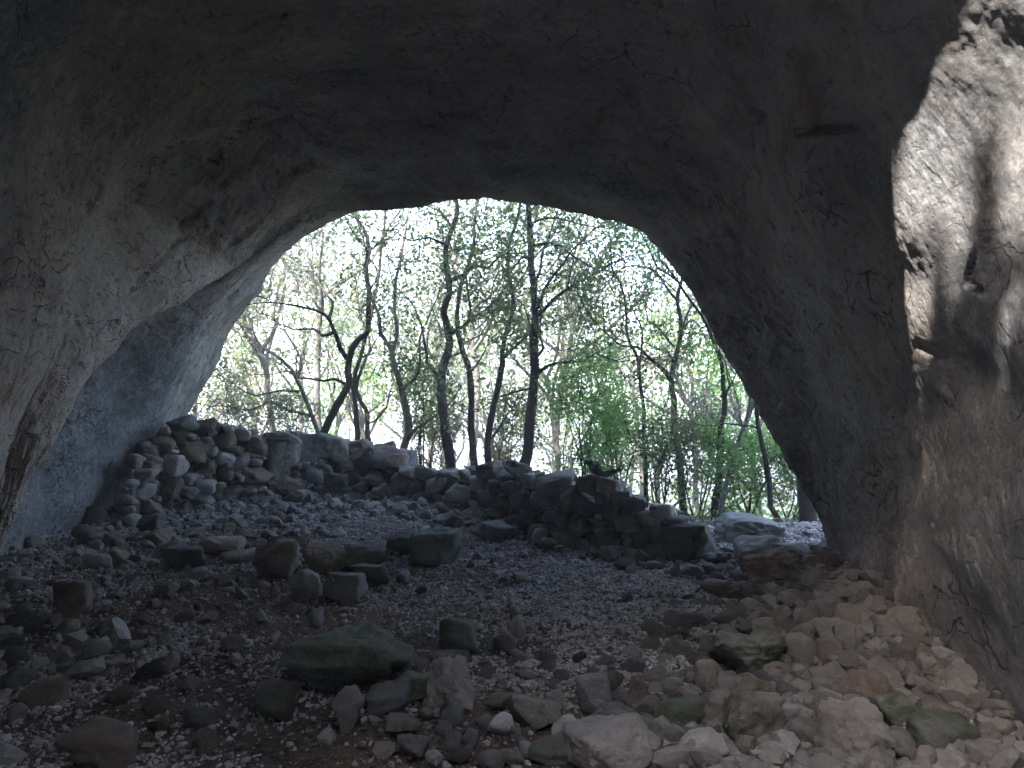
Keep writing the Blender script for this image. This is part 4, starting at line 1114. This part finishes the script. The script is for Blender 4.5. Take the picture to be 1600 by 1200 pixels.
def crown_tree(label, spots, s_, foot_xy, rng, nl=260, rad=.34):
    """an oak whose leaf clumps hang where the shade on the right wall comes from"""
    base = np.array([foot_xy[0], foot_xy[1], foot_xy[2]])
    C = [wall_point(a, b) + SUN_DIR * (s_ + rng.uniform(-.7, .7)) for a, b in spots]
    cen_ = wall_point(1560, 950) + SUN_DIR * s_
    limbs = [([base, base * .5 + cen_ * .5 + rng.normal(size=3) * .2, cen_ - np.array([0, 0, .6])], .20, .08)]
    for q in C[::3]: limbs.append(([cen_ - np.array([0, 0, .6]), (cen_ + q) / 2 + rng.normal(size=3) * .1, q], .035, .008))
    root = link('oak_tree', None, loc=base); tag(root, label, 'tree', 'oaks behind the viewer')
    VV = []; FF = []; off = 0; LP = []
    for pts, r0, r1 in limbs:
        P = densify(pts, .2, .03, rng)
        if r0 < .1 and not clear_of(P, .05).all(): P = P[:max(2, int(np.argmax(~clear_of(P, .05))))]
        v, f_ = tube_rows(P, np.linspace(r0, r1, len(P)), 7); VV.append(v); FF.append(f_ + off); off += len(v)
    for q in C: LP.append(q + rng.normal(size=(nl, 3)) * rad * np.array([.55, .55, .55]))
    link('trunk', mesh_np('trunk', np.concatenate(VV) - base, np.concatenate(FF), 4, True, MAT['bark']), root)
    P = np.concatenate(LP); P = P[clear_of(P, .08)]  # leaves removed along the sun rays to open the sunlit patches
    link('crown', leaf_mesh('crown', P - base, rng.uniform(.07, .11, len(P)), 'leaf', rng), root)
shade = []
for py in range(640, 1200, 45):
    for px in range(1300, 1780, 55): shade.append((px + rs.uniform(-15, 15), py + rs.uniform(-15, 15)))
for py in range(120, 640, 36):
    for px in range(1350, 1640, 36):
        x_, y_ = px + rs.uniform(-6, 6), py + rs.uniform(-6, 6)
        patch1 = ((x_ - 1415 - (y_ - 415) * .22) / 52) ** 2 + ((y_ - 415) / 110) ** 2 < 1
        patch2 = ((x_ - 1590) / 55) ** 2 + ((y_ - 535) / 80) ** 2 < 1
        lit_strip = y_ < 240 and x_ < 1500
        if not (patch1 or patch2 or lit_strip): shade.append((x_, y_))
shade += [(1540, 200), (1490, 320)]
sA = [q for q in shade if q[1] < 560]; sB = [q for q in shade if q[1] >= 560]
crown_tree('unseen oak on the crest behind the viewer, upper crown shaped for the dapples', sA, 13.0, (-4.6, -5.2, 7.5), rs, nl=110, rad=.18)
crown_tree('unseen oak on the crest behind the viewer, lower crown placed to shade the wall foot', sB, 13.5, (-5.2, -6.5, 6.5), rs, nl=110, rad=.22)
dense = bg_tree('thick leafy oak added for shade in the gully behind the viewer', 'leaf', 'bark', 8.0, rs, .05, 16, 2.2, dens=1.0)  # unseen oaks added to hold back sky light from the near mouth
dense.location = (2.0, -3.4, float(gh(2.0, -3.4)) - .1)
bpos = [(2.9, -4.4), (.9, -4.9), (-.9, -6.0), (-2.4, -7.8), (.8, -7.6), (2.8, -6.8), (4.6, -8.5), (-.8, -10), (2.2, -10.5), (6.5, -8), (-4.2, -11), (5, -12), (0.5, -13.5), (8.5, -11), (-3, -14.5), (3, -15.5)]
for i_, (x, y) in enumerate(bpos):
    copy_thing(dense, (x, y, float(gh(x, y)) - .1), 1 + i_ * 1.3, 1 + .02 * i_, ['tall', 'broad', 'bushy', 'leaning'][i_ % 4] + ' leafy oak added for shade ' + ['low', 'midway', 'high', 'highest'][min(i_ // 4, 3)] + ' on the slope behind the viewer')
